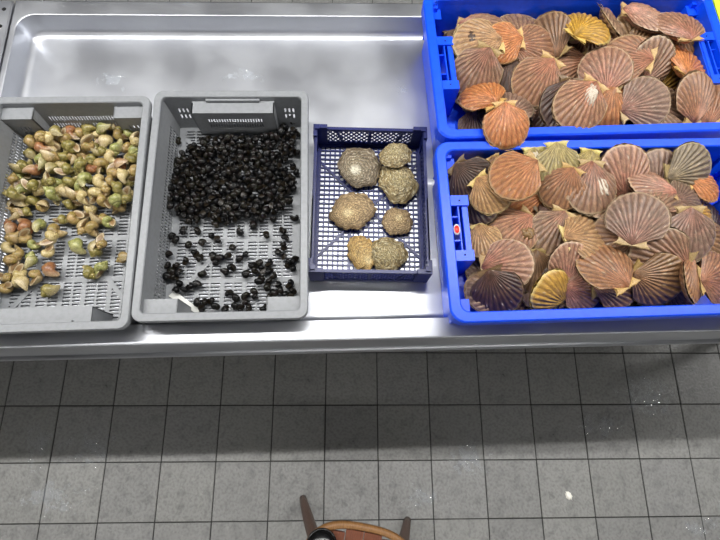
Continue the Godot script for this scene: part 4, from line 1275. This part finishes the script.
const WHELKS_UNDER := [
	[-0.8335, 0.7175, -0.6463], [-0.6887, 0.7175, -0.7624], [-0.5521, 0.7175, -0.6141], [-0.7519, 0.7175, -0.6426], [-0.6596, 0.7175, -0.6999], [-0.8191, 0.7175, -0.5773],
	[-0.6497, 0.7175, -0.6415], [-0.5988, 0.7175, -0.6321], [-0.5514, 0.7175, -0.717], [-0.6903, 0.7175, -0.6488], [-0.593, 0.7175, -0.7364], [-0.7268, 0.7175, -0.6999],
	[-0.7152, 0.7175, -0.5991], [-0.7795, 0.7175, -0.6903], [-0.8546, 0.7175, -0.5657], [-0.7698, 0.7175, -0.5911], [-0.6378, 0.7175, -0.7592], [-0.6473, 0.7175, -0.5982],
	[-0.6005, 0.7175, -0.5422], [-0.7678, 0.7175, -0.7287], [-0.6793, 0.7175, -0.5695], [-0.7401, 0.7175, -0.5532], [-0.5641, 0.7175, -0.6667], [-0.5613, 0.7175, -0.5551],
	[-0.8233, 0.7175, -0.697], [-0.7943, 0.7175, -0.6412], [-0.62, 0.7175, -0.6752], [-0.8602, 0.7175, -0.6152], [-0.8097, 0.7175, -0.7338], [-0.7305, 0.7175, -0.7495],
	[-0.6052, 0.7175, -0.5889], [-0.6367, 0.7175, -0.5541]]
const WHELKS_LOOSE := [
	[-0.8392, 0.7175, -0.503], [-0.8184, 0.7175, -0.514], [-0.8047, 0.7175, -0.5393], [-0.7698, 0.7175, -0.5275], [-0.8431, 0.7175, -0.4669], [-0.8114, 0.7175, -0.472],
	[-0.7716, 0.7175, -0.4742], [-0.7288, 0.7175, -0.457], [-0.8338, 0.7175, -0.4422], [-0.8019, 0.7175, -0.4444], [-0.778, 0.7175, -0.4196], [-0.7353, 0.7304, -0.4332],
	[-0.844, 0.7175, -0.4153], [-0.8141, 0.7175, -0.3987], [-0.7378, 0.7175, -0.4001], [-0.7787, 0.7175, -0.3781], [-0.8268, 0.7175, -0.3724], [-0.7983, 0.7175, -0.3482],
	[-0.762, 0.7175, -0.3345], [-0.8326, 0.7175, -0.3359], [-0.8252, 0.7175, -0.3074], [-0.7911, 0.7175, -0.3196], [-0.726, 0.7175, -0.3548], [-0.7229, 0.7175, -0.3016],
	[-0.721, 0.7175, -0.4902], [-0.6807, 0.7175, -0.4925], [-0.6556, 0.7175, -0.5147], [-0.6259, 0.7175, -0.4917], [-0.5974, 0.7175, -0.4773], [-0.6621, 0.7175, -0.4671],
	[-0.6373, 0.7175, -0.4612], [-0.668, 0.7175, -0.4165], [-0.622, 0.7175, -0.409], [-0.6012, 0.7322, -0.4197], [-0.6337, 0.7175, -0.3452], [-0.6052, 0.7175, -0.3539],
	[-0.5491, 0.7175, -0.3849], [-0.5792, 0.7175, -0.5194], [-0.6986, 0.7175, -0.5294], [-0.6082, 0.7395, -0.5269]]
const WHELKS_HEAP := [
	[-0.6662, 0.7175, -0.6667], [-0.5502, 0.7375, -0.5443], [-0.8016, 0.7335, -0.6215], [-0.7147, 0.7175, -0.6644], [-0.7137, 0.7175, -0.7424], [-0.743, 0.7175, -0.5945],
	[-0.6329, 0.7426, -0.5469], [-0.7828, 0.729, -0.5714], [-0.6098, 0.728, -0.6663], [-0.6235, 0.7365, -0.5869], [-0.6353, 0.7404, -0.7467], [-0.6572, 0.7349, -0.6231],
	[-0.5791, 0.7175, -0.7001], [-0.6909, 0.7175, -0.6861], [-0.7637, 0.7175, -0.6943], [-0.5928, 0.7393, -0.5854], [-0.8135, 0.7406, -0.7051], [-0.5366, 0.7387, -0.6157],
	[-0.6327, 0.7299, -0.6393], [-0.6322, 0.7175, -0.7174], [-0.6705, 0.7423, -0.5686], [-0.7676, 0.7386, -0.7097], [-0.5729, 0.7327, -0.7338], [-0.8252, 0.7175, -0.6824],
	[-0.7533, 0.737, -0.6251], [-0.6547, 0.7532, -0.5867], [-0.8166, 0.7406, -0.5647], [-0.5778, 0.7306, -0.6408], [-0.8363, 0.7393, -0.6315], [-0.5918, 0.7348, -0.6174],
	[-0.6371, 0.7376, -0.6756], [-0.7373, 0.7277, -0.7279], [-0.5526, 0.7175, -0.5967], [-0.7819, 0.7408, -0.6415], [-0.8378, 0.7175, -0.6107], [-0.8502, 0.7306, -0.5915],
	[-0.7059, 0.7175, -0.6251], [-0.6821, 0.7175, -0.7524], [-0.737, 0.7433, -0.5489], [-0.608, 0.7385, -0.5582], [-0.5601, 0.7175, -0.6589], [-0.719, 0.7403, -0.6227],
	[-0.8312, 0.7175, -0.5419], [-0.7409, 0.7175, -0.6749], [-0.564, 0.7571, -0.5563], [-0.7075, 0.7382, -0.6852], [-0.7868, 0.7427, -0.687], [-0.6544, 0.7513, -0.5339],
	[-0.5512, 0.722, -0.6897], [-0.6989, 0.7407, -0.5872], [-0.7855, 0.7516, -0.7151], [-0.7244, 0.7175, -0.5719], [-0.8254, 0.7558, -0.5452], [-0.6648, 0.7431, -0.6996],
	[-0.5967, 0.734, -0.69], [-0.6064, 0.7175, -0.7598], [-0.752, 0.7421, -0.592], [-0.6669, 0.7588, -0.6235], [-0.7617, 0.7422, -0.6585], [-0.5638, 0.7408, -0.603],
	[-0.7499, 0.7485, -0.7307], [-0.659, 0.7175, -0.7303], [-0.5738, 0.7473, -0.5331], [-0.8553, 0.7175, -0.5311], [-0.6805, 0.749, -0.5451], [-0.788, 0.7546, -0.5733],
	[-0.5416, 0.7403, -0.709]]
const WHELK_TINTS := ["t", "o", "o", "t", "r", "r", "g", "t", "t", "t", "g", "c", "c", "t", "c", "g", "t", "c", "t", "t", "t", "c", "r", "o", "o", "t", "c", "t", "g", "t", "t", "g", "o", "t", "o", "g", "t", "t", "o", "t"]
const PERI_LOOSE := [
	[-0.44, 0.7112, -0.7243], [-0.423, 0.7112, -0.6666], [-0.4401, 0.7112, -0.6455], [-0.113, 0.7112, -0.6858], [-0.1447, 0.7112, -0.6615], [-0.1253, 0.7112, -0.6428],
	[-0.1174, 0.7112, -0.4872], [-0.1124, 0.7112, -0.6214], [-0.3713, 0.7112, -0.4553], [-0.4361, 0.7112, -0.4433], [-0.4232, 0.7112, -0.4303], [-0.4073, 0.7112, -0.4558],
	[-0.3572, 0.7112, -0.4228], [-0.3345, 0.7112, -0.4418], [-0.3157, 0.7112, -0.4286], [-0.3243, 0.7112, -0.4742], [-0.2943, 0.7112, -0.4803], [-0.2603, 0.7112, -0.4498],
	[-0.227, 0.7112, -0.4663], [-0.2032, 0.7112, -0.4857], [-0.1898, 0.7112, -0.4396], [-0.1726, 0.7112, -0.4853], [-0.1475, 0.7112, -0.452], [-0.1412, 0.7112, -0.4324],
	[-0.2132, 0.7235, -0.4808], [-0.3925, 0.7112, -0.417], [-0.3729, 0.7112, -0.3913], [-0.3603, 0.7112, -0.3785], [-0.4379, 0.7112, -0.3924], [-0.3952, 0.7112, -0.3729],
	[-0.3252, 0.7112, -0.3842], [-0.307, 0.7112, -0.3776], [-0.2896, 0.7112, -0.3836], [-0.2787, 0.7112, -0.4063], [-0.2596, 0.7112, -0.3768], [-0.2421, 0.7112, -0.3853],
	[-0.2933, 0.7112, -0.34], [-0.2762, 0.7112, -0.3521], [-0.3165, 0.7177, -0.3657], [-0.4411, 0.7112, -0.3612], [-0.4282, 0.7112, -0.3461], [-0.4177, 0.7112, -0.3608],
	[-0.4374, 0.7152, -0.3329], [-0.4104, 0.7112, -0.3421], [-0.4209, 0.7112, -0.3276], [-0.3517, 0.7112, -0.3374], [-0.2402, 0.7112, -0.3353], [-0.1586, 0.7112, -0.3941],
	[-0.1464, 0.7112, -0.3812], [-0.1341, 0.7112, -0.362], [-0.1468, 0.7112, -0.4092], [-0.122, 0.7112, -0.3493], [-0.1163, 0.7112, -0.3706], [-0.2232, 0.7112, -0.3574],
	[-0.2056, 0.7112, -0.3633], [-0.1818, 0.7112, -0.3629], [-0.1991, 0.7112, -0.3445], [-0.2168, 0.7112, -0.3423], [-0.4081, 0.7112, -0.3115], [-0.3898, 0.7112, -0.2991],
	[-0.3758, 0.7134, -0.3067], [-0.3628, 0.7112, -0.3106], [-0.414, 0.7141, -0.2964], [-0.1985, 0.7112, -0.3222], [-0.1806, 0.7112, -0.3133], [-0.1691, 0.7112, -0.3266],
	[-0.1813, 0.7112, -0.3417], [-0.1569, 0.7112, -0.3067], [-0.1507, 0.7112, -0.2919], [-0.1274, 0.7112, -0.3061], [-0.1213, 0.7112, -0.2877], [-0.1682, 0.7112, -0.285],
	[-0.1861, 0.7112, -0.2987], [-0.2044, 0.7236, -0.3129], [-0.1388, 0.7112, -0.2796], [-0.127, 0.7112, -0.2697], [-0.3584, 0.7112, -0.2625], [-0.3413, 0.7112, -0.2645],
	[-0.3243, 0.7112, -0.2677], [-0.3119, 0.7112, -0.2532], [-0.346, 0.7112, -0.248], [-0.2884, 0.7112, -0.2432], [-0.2789, 0.7112, -0.2848], [-0.2609, 0.7112, -0.2724],
	[-0.2379, 0.7112, -0.2779], [-0.2174, 0.7112, -0.2896], [-0.2145, 0.7112, -0.2739], [-0.2624, 0.7112, -0.2521], [-0.2373, 0.7112, -0.2599], [-0.2297, 0.7112, -0.2443],
	[-0.2483, 0.7112, -0.2459], [-0.1905, 0.7112, -0.2447], [-0.1789, 0.7159, -0.2733]]
const PERI_HEAP := [
	[-0.2191, 0.7461, -0.5629], [-0.3576, 0.7452, -0.5152], [-0.2757, 0.7427, -0.6149], [-0.3979, 0.7403, -0.6125], [-0.1413, 0.7403, -0.6675], [-0.2403, 0.739, -0.6036],
	[-0.2634, 0.7387, -0.6242], [-0.3028, 0.7386, -0.6674], [-0.2808, 0.7385, -0.6556], [-0.286, 0.7375, -0.5347], [-0.3139, 0.7368, -0.5234], [-0.295, 0.7367, -0.4863],
	[-0.4186, 0.7363, -0.5642], [-0.346, 0.736, -0.5207], [-0.1737, 0.7355, -0.6207], [-0.2082, 0.7349, -0.5614], [-0.145, 0.7344, -0.523], [-0.3908, 0.7342, -0.5372],
	[-0.3131, 0.7342, -0.6843], [-0.3659, 0.7341, -0.6764], [-0.3522, 0.7329, -0.4897], [-0.3698, 0.7328, -0.5812], [-0.2767, 0.7328, -0.5469], [-0.4058, 0.7326, -0.5129],
	[-0.1721, 0.7326, -0.5147], [-0.1959, 0.7324, -0.7208], [-0.2242, 0.7324, -0.4992], [-0.1553, 0.7324, -0.737], [-0.3309, 0.7321, -0.5442], [-0.3453, 0.732, -0.6251],
	[-0.3698, 0.7318, -0.5341], [-0.155, 0.7313, -0.6276], [-0.233, 0.7313, -0.6256], [-0.3132, 0.7313, -0.5822], [-0.1498, 0.731, -0.7049], [-0.2947, 0.7308, -0.5064],
	[-0.3443, 0.7305, -0.683], [-0.2007, 0.7298, -0.6488], [-0.1406, 0.7297, -0.6919], [-0.438, 0.7287, -0.5191], [-0.4337, 0.7285, -0.5875], [-0.2172, 0.7282, -0.6873],
	[-0.3881, 0.728, -0.6111], [-0.2663, 0.727, -0.5574], [-0.1728, 0.727, -0.5741], [-0.1894, 0.7269, -0.5076], [-0.2416, 0.7269, -0.5934], [-0.2507, 0.7268, -0.6969],
	[-0.1493, 0.7268, -0.5636], [-0.2406, 0.7268, -0.558], [-0.2026, 0.7268, -0.6931], [-0.2727, 0.7268, -0.6492], [-0.2287, 0.7267, -0.6565], [-0.1577, 0.7267, -0.5178],
	[-0.4121, 0.7267, -0.5542], [-0.3017, 0.7267, -0.6924], [-0.1703, 0.7267, -0.5974], [-0.3977, 0.7266, -0.5252], [-0.3085, 0.7266, -0.5586], [-0.1693, 0.7265, -0.6394],
	[-0.2482, 0.7265, -0.626], [-0.2502, 0.7264, -0.5236], [-0.2641, 0.7264, -0.6083], [-0.3997, 0.7263, -0.6353], [-0.225, 0.7263, -0.7165], [-0.2011, 0.7262, -0.5505],
	[-0.1193, 0.7261, -0.7461], [-0.2121, 0.726, -0.6644], [-0.1914, 0.726, -0.588], [-0.4456, 0.726, -0.5733], [-0.2646, 0.7258, -0.4931], [-0.4452, 0.7258, -0.5369],
	[-0.365, 0.7256, -0.6485], [-0.3061, 0.7254, -0.6592], [-0.3093, 0.7254, -0.5036], [-0.3852, 0.7252, -0.6729], [-0.2366, 0.7252, -0.4924], [-0.1326, 0.7252, -0.5303],
	[-0.2265, 0.7251, -0.5883], [-0.3804, 0.7251, -0.5518], [-0.1986, 0.725, -0.5269], [-0.1841, 0.725, -0.5351], [-0.1549, 0.725, -0.6872], [-0.2685, 0.7249, -0.5188],
	[-0.3943, 0.7248, -0.6978], [-0.1825, 0.7248, -0.7243], [-0.3877, 0.7247, -0.489], [-0.384, 0.7246, -0.5058], [-0.2803, 0.7245, -0.574], [-0.3059, 0.7245, -0.6155],
	[-0.325, 0.7244, -0.5742], [-0.281, 0.7243, -0.4963], [-0.2484, 0.7242, -0.5465], [-0.3896, 0.7242, -0.5783], [-0.1835, 0.7241, -0.6127], [-0.1684, 0.7241, -0.7323],
	[-0.1977, 0.7241, -0.4945], [-0.165, 0.7241, -0.6136], [-0.2038, 0.7241, -0.6063], [-0.4187, 0.7241, -0.5858], [-0.3658, 0.7241, -0.7071], [-0.3486, 0.724, -0.5114],
	[-0.3025, 0.724, -0.7252], [-0.1428, 0.7239, -0.5792], [-0.1935, 0.7238, -0.6745], [-0.3051, 0.7236, -0.5221], [-0.2868, 0.7236, -0.6414], [-0.4286, 0.7236, -0.545],
	[-0.3219, 0.7235, -0.6255], [-0.282, 0.7235, -0.6803], [-0.3408, 0.7235, -0.4953], [-0.2885, 0.7234, -0.5256], [-0.2986, 0.7234, -0.6296], [-0.4231, 0.7233, -0.5123],
	[-0.2483, 0.7233, -0.6533], [-0.123, 0.7231, -0.5837], [-0.1274, 0.723, -0.6881], [-0.2662, 0.7229, -0.7257], [-0.263, 0.7228, -0.6652], [-0.3409, 0.7227, -0.5622],
	[-0.211, 0.7226, -0.5845], [-0.1482, 0.7224, -0.6106], [-0.3579, 0.7224, -0.5805], [-0.2661, 0.7221, -0.6984], [-0.1452, 0.722, -0.7577], [-0.169, 0.722, -0.5039],
	[-0.3801, 0.722, -0.6015], [-0.1863, 0.7219, -0.5561], [-0.1947, 0.7218, -0.5708], [-0.3261, 0.7218, -0.5129], [-0.16, 0.7218, -0.585], [-0.2358, 0.7217, -0.5167],
	[-0.3787, 0.7216, -0.526], [-0.1275, 0.7216, -0.7067], [-0.3433, 0.7215, -0.589], [-0.1224, 0.7215, -0.7316], [-0.3323, 0.7215, -0.6466], [-0.1292, 0.7215, -0.671],
	[-0.1906, 0.7212, -0.7104], [-0.3923, 0.7211, -0.4769], [-0.2429, 0.7211, -0.7191], [-0.3602, 0.7211, -0.6707], [-0.3609, 0.721, -0.6239], [-0.2154, 0.721, -0.6456],
	[-0.4079, 0.7206, -0.495], [-0.3462, 0.7206, -0.6721], [-0.1497, 0.7206, -0.7287], [-0.3203, 0.7206, -0.5464], [-0.2523, 0.7205, -0.5071], [-0.1346, 0.7204, -0.5623],
	[-0.3716, 0.7203, -0.5053], [-0.2278, 0.7202, -0.5473], [-0.3244, 0.72, -0.6736], [-0.3389, 0.7199, -0.6191], [-0.3314, 0.7197, -0.6911], [-0.1897, 0.7195, -0.6434],
	[-0.4332, 0.7193, -0.6576], [-0.3735, 0.7193, -0.5721], [-0.3338, 0.7187, -0.535], [-0.2929, 0.7187, -0.5614], [-0.1253, 0.7187, -0.6035], [-0.1527, 0.7185, -0.5465],
	[-0.2917, 0.7185, -0.6166], [-0.2176, 0.7185, -0.5163], [-0.171, 0.7185, -0.5612], [-0.4131, 0.7184, -0.6107], [-0.4374, 0.7184, -0.6086], [-0.201, 0.718, -0.6281],
	[-0.1808, 0.7177, -0.6974], [-0.2386, 0.7177, -0.7024], [-0.4438, 0.7174, -0.5614], [-0.2807, 0.7173, -0.7226], [-0.3263, 0.7172, -0.4901], [-0.2782, 0.7168, -0.4852],
	[-0.3232, 0.7158, -0.7288], [-0.2685, 0.7141, -0.6857], [-0.4587, 0.714, -0.557], [-0.16, 0.7136, -0.6586], [-0.3741, 0.7112, -0.4874], [-0.2193, 0.7112, -0.5362],
	[-0.2944, 0.7112, -0.7187], [-0.3598, 0.7112, -0.7269], [-0.4029, 0.7112, -0.5102], [-0.2071, 0.7112, -0.7195], [-0.4049, 0.7112, -0.6022], [-0.3078, 0.7112, -0.5435],
	[-0.3613, 0.7112, -0.6086], [-0.3545, 0.7112, -0.6606], [-0.225, 0.7112, -0.621], [-0.4053, 0.7112, -0.6894], [-0.3152, 0.7112, -0.65], [-0.4204, 0.7112, -0.5396],
	[-0.2336, 0.7112, -0.6814], [-0.3883, 0.7112, -0.6501], [-0.3122, 0.7112, -0.4857], [-0.1657, 0.7112, -0.5413], [-0.2383, 0.7112, -0.538], [-0.2422, 0.7112, -0.5827],
	[-0.1449, 0.7112, -0.6314], [-0.1406, 0.7112, -0.6003], [-0.2589, 0.7112, -0.5793], [-0.307, 0.7112, -0.6042], [-0.1257, 0.7112, -0.7807], [-0.3282, 0.7112, -0.6082],
	[-0.3822, 0.7112, -0.667], [-0.4239, 0.7112, -0.6398], [-0.2151, 0.7112, -0.5016]]
const PERI_REST := [
	[-0.3784, 0.7112, -0.6353], [-0.3163, 0.7112, -0.7152], [-0.2772, 0.7112, -0.6044], [-0.3863, 0.7112, -0.6978], [-0.3608, 0.7112, -0.5591], [-0.2992, 0.7112, -0.5902],
	[-0.1678, 0.7112, -0.6769], [-0.2644, 0.7112, -0.5979], [-0.2514, 0.7112, -0.6837], [-0.4273, 0.7112, -0.6826], [-0.3389, 0.7112, -0.7139], [-0.166, 0.7112, -0.7243],
	[-0.1207, 0.7112, -0.5734], [-0.1797, 0.7112, -0.6656], [-0.2786, 0.7112, -0.5408], [-0.4032, 0.7112, -0.6697], [-0.4039, 0.7112, -0.5716], [-0.4361, 0.7112, -0.628],
	[-0.2423, 0.7112, -0.5599], [-0.2505, 0.7112, -0.5192], [-0.1475, 0.7112, -0.562], [-0.3489, 0.7112, -0.6249], [-0.2891, 0.7112, -0.6733], [-0.1244, 0.7112, -0.7181],
	[-0.206, 0.7112, -0.5494], [-0.157, 0.7112, -0.6945], [-0.3988, 0.7112, -0.5286], [-0.2539, 0.7112, -0.7266], [-0.2529, 0.7112, -0.6617], [-0.4094, 0.7112, -0.5525],
	[-0.2979, 0.7112, -0.5288], [-0.3223, 0.7112, -0.5825], [-0.1783, 0.7112, -0.5302], [-0.2129, 0.7112, -0.6071], [-0.3066, 0.7112, -0.5617], [-0.2895, 0.7112, -0.6358],
	[-0.375, 0.7112, -0.5572], [-0.2029, 0.7112, -0.6453], [-0.4138, 0.7112, -0.5799], [-0.3931, 0.7112, -0.4827], [-0.3144, 0.7112, -0.4986], [-0.2933, 0.7112, -0.7267],
	[-0.3095, 0.7112, -0.6653], [-0.249, 0.7112, -0.6299], [-0.2058, 0.7112, -0.5241], [-0.3337, 0.7112, -0.5524], [-0.3756, 0.7112, -0.684], [-0.202, 0.7112, -0.6958],
	[-0.3369, 0.7112, -0.7224], [-0.4046, 0.7112, -0.7023], [-0.3418, 0.7112, -0.6829], [-0.4225, 0.7112, -0.6164], [-0.3897, 0.7112, -0.5872], [-0.1758, 0.7112, -0.7373],
	[-0.3558, 0.7112, -0.5056], [-0.1364, 0.7112, -0.5366], [-0.2662, 0.7112, -0.5562], [-0.2285, 0.7112, -0.7198], [-0.3805, 0.7112, -0.6122], [-0.1352, 0.7112, -0.6116],
	[-0.3698, 0.7112, -0.6527], [-0.3956, 0.7112, -0.6555], [-0.2756, 0.7112, -0.6152], [-0.2218, 0.7112, -0.5826], [-0.3694, 0.7112, -0.5335], [-0.4475, 0.7112, -0.5426],
	[-0.1416, 0.7112, -0.7379], [-0.305, 0.7112, -0.6931], [-0.4489, 0.7112, -0.6005], [-0.184, 0.7112, -0.6754], [-0.3681, 0.7112, -0.5844], [-0.1568, 0.7112, -0.6176],
	[-0.3138, 0.7112, -0.6312], [-0.2763, 0.7112, -0.5202], [-0.3397, 0.7112, -0.6541], [-0.3779, 0.7112, -0.5116], [-0.1334, 0.7112, -0.5804], [-0.376, 0.7112, -0.7222],
	[-0.2413, 0.7112, -0.5957], [-0.4479, 0.7112, -0.5681], [-0.191, 0.7112, -0.6177], [-0.1162, 0.7112, -0.7422], [-0.2297, 0.7112, -0.5236], [-0.2759, 0.7112, -0.5812],
	[-0.2262, 0.7112, -0.6913], [-0.4239, 0.7112, -0.5222], [-0.1314, 0.7112, -0.7867], [-0.3459, 0.7112, -0.5281], [-0.1841, 0.7112, -0.5652], [-0.2774, 0.7112, -0.6963],
	[-0.1926, 0.7112, -0.5934], [-0.2288, 0.7112, -0.6535], [-0.2525, 0.7112, -0.6985], [-0.1727, 0.7112, -0.6375], [-0.1545, 0.7112, -0.5177], [-0.3215, 0.7112, -0.5236],
	[-0.1649, 0.7112, -0.5948], [-0.4188, 0.7112, -0.4992], [-0.3455, 0.7112, -0.5997], [-0.2082, 0.7112, -0.7324], [-0.3087, 0.7112, -0.6074], [-0.4004, 0.7112, -0.6308],
	[-0.2693, 0.7112, -0.4968], [-0.1349, 0.7112, -0.695], [-0.1788, 0.7112, -0.7082], [-0.1501, 0.7112, -0.7666], [-0.3598, 0.7112, -0.7002], [-0.2703, 0.7112, -0.6476],
	[-0.2419, 0.7112, -0.4974], [-0.3483, 0.7112, -0.5707], [-0.2107, 0.7112, -0.6698], [-0.1906, 0.7112, -0.5065]]
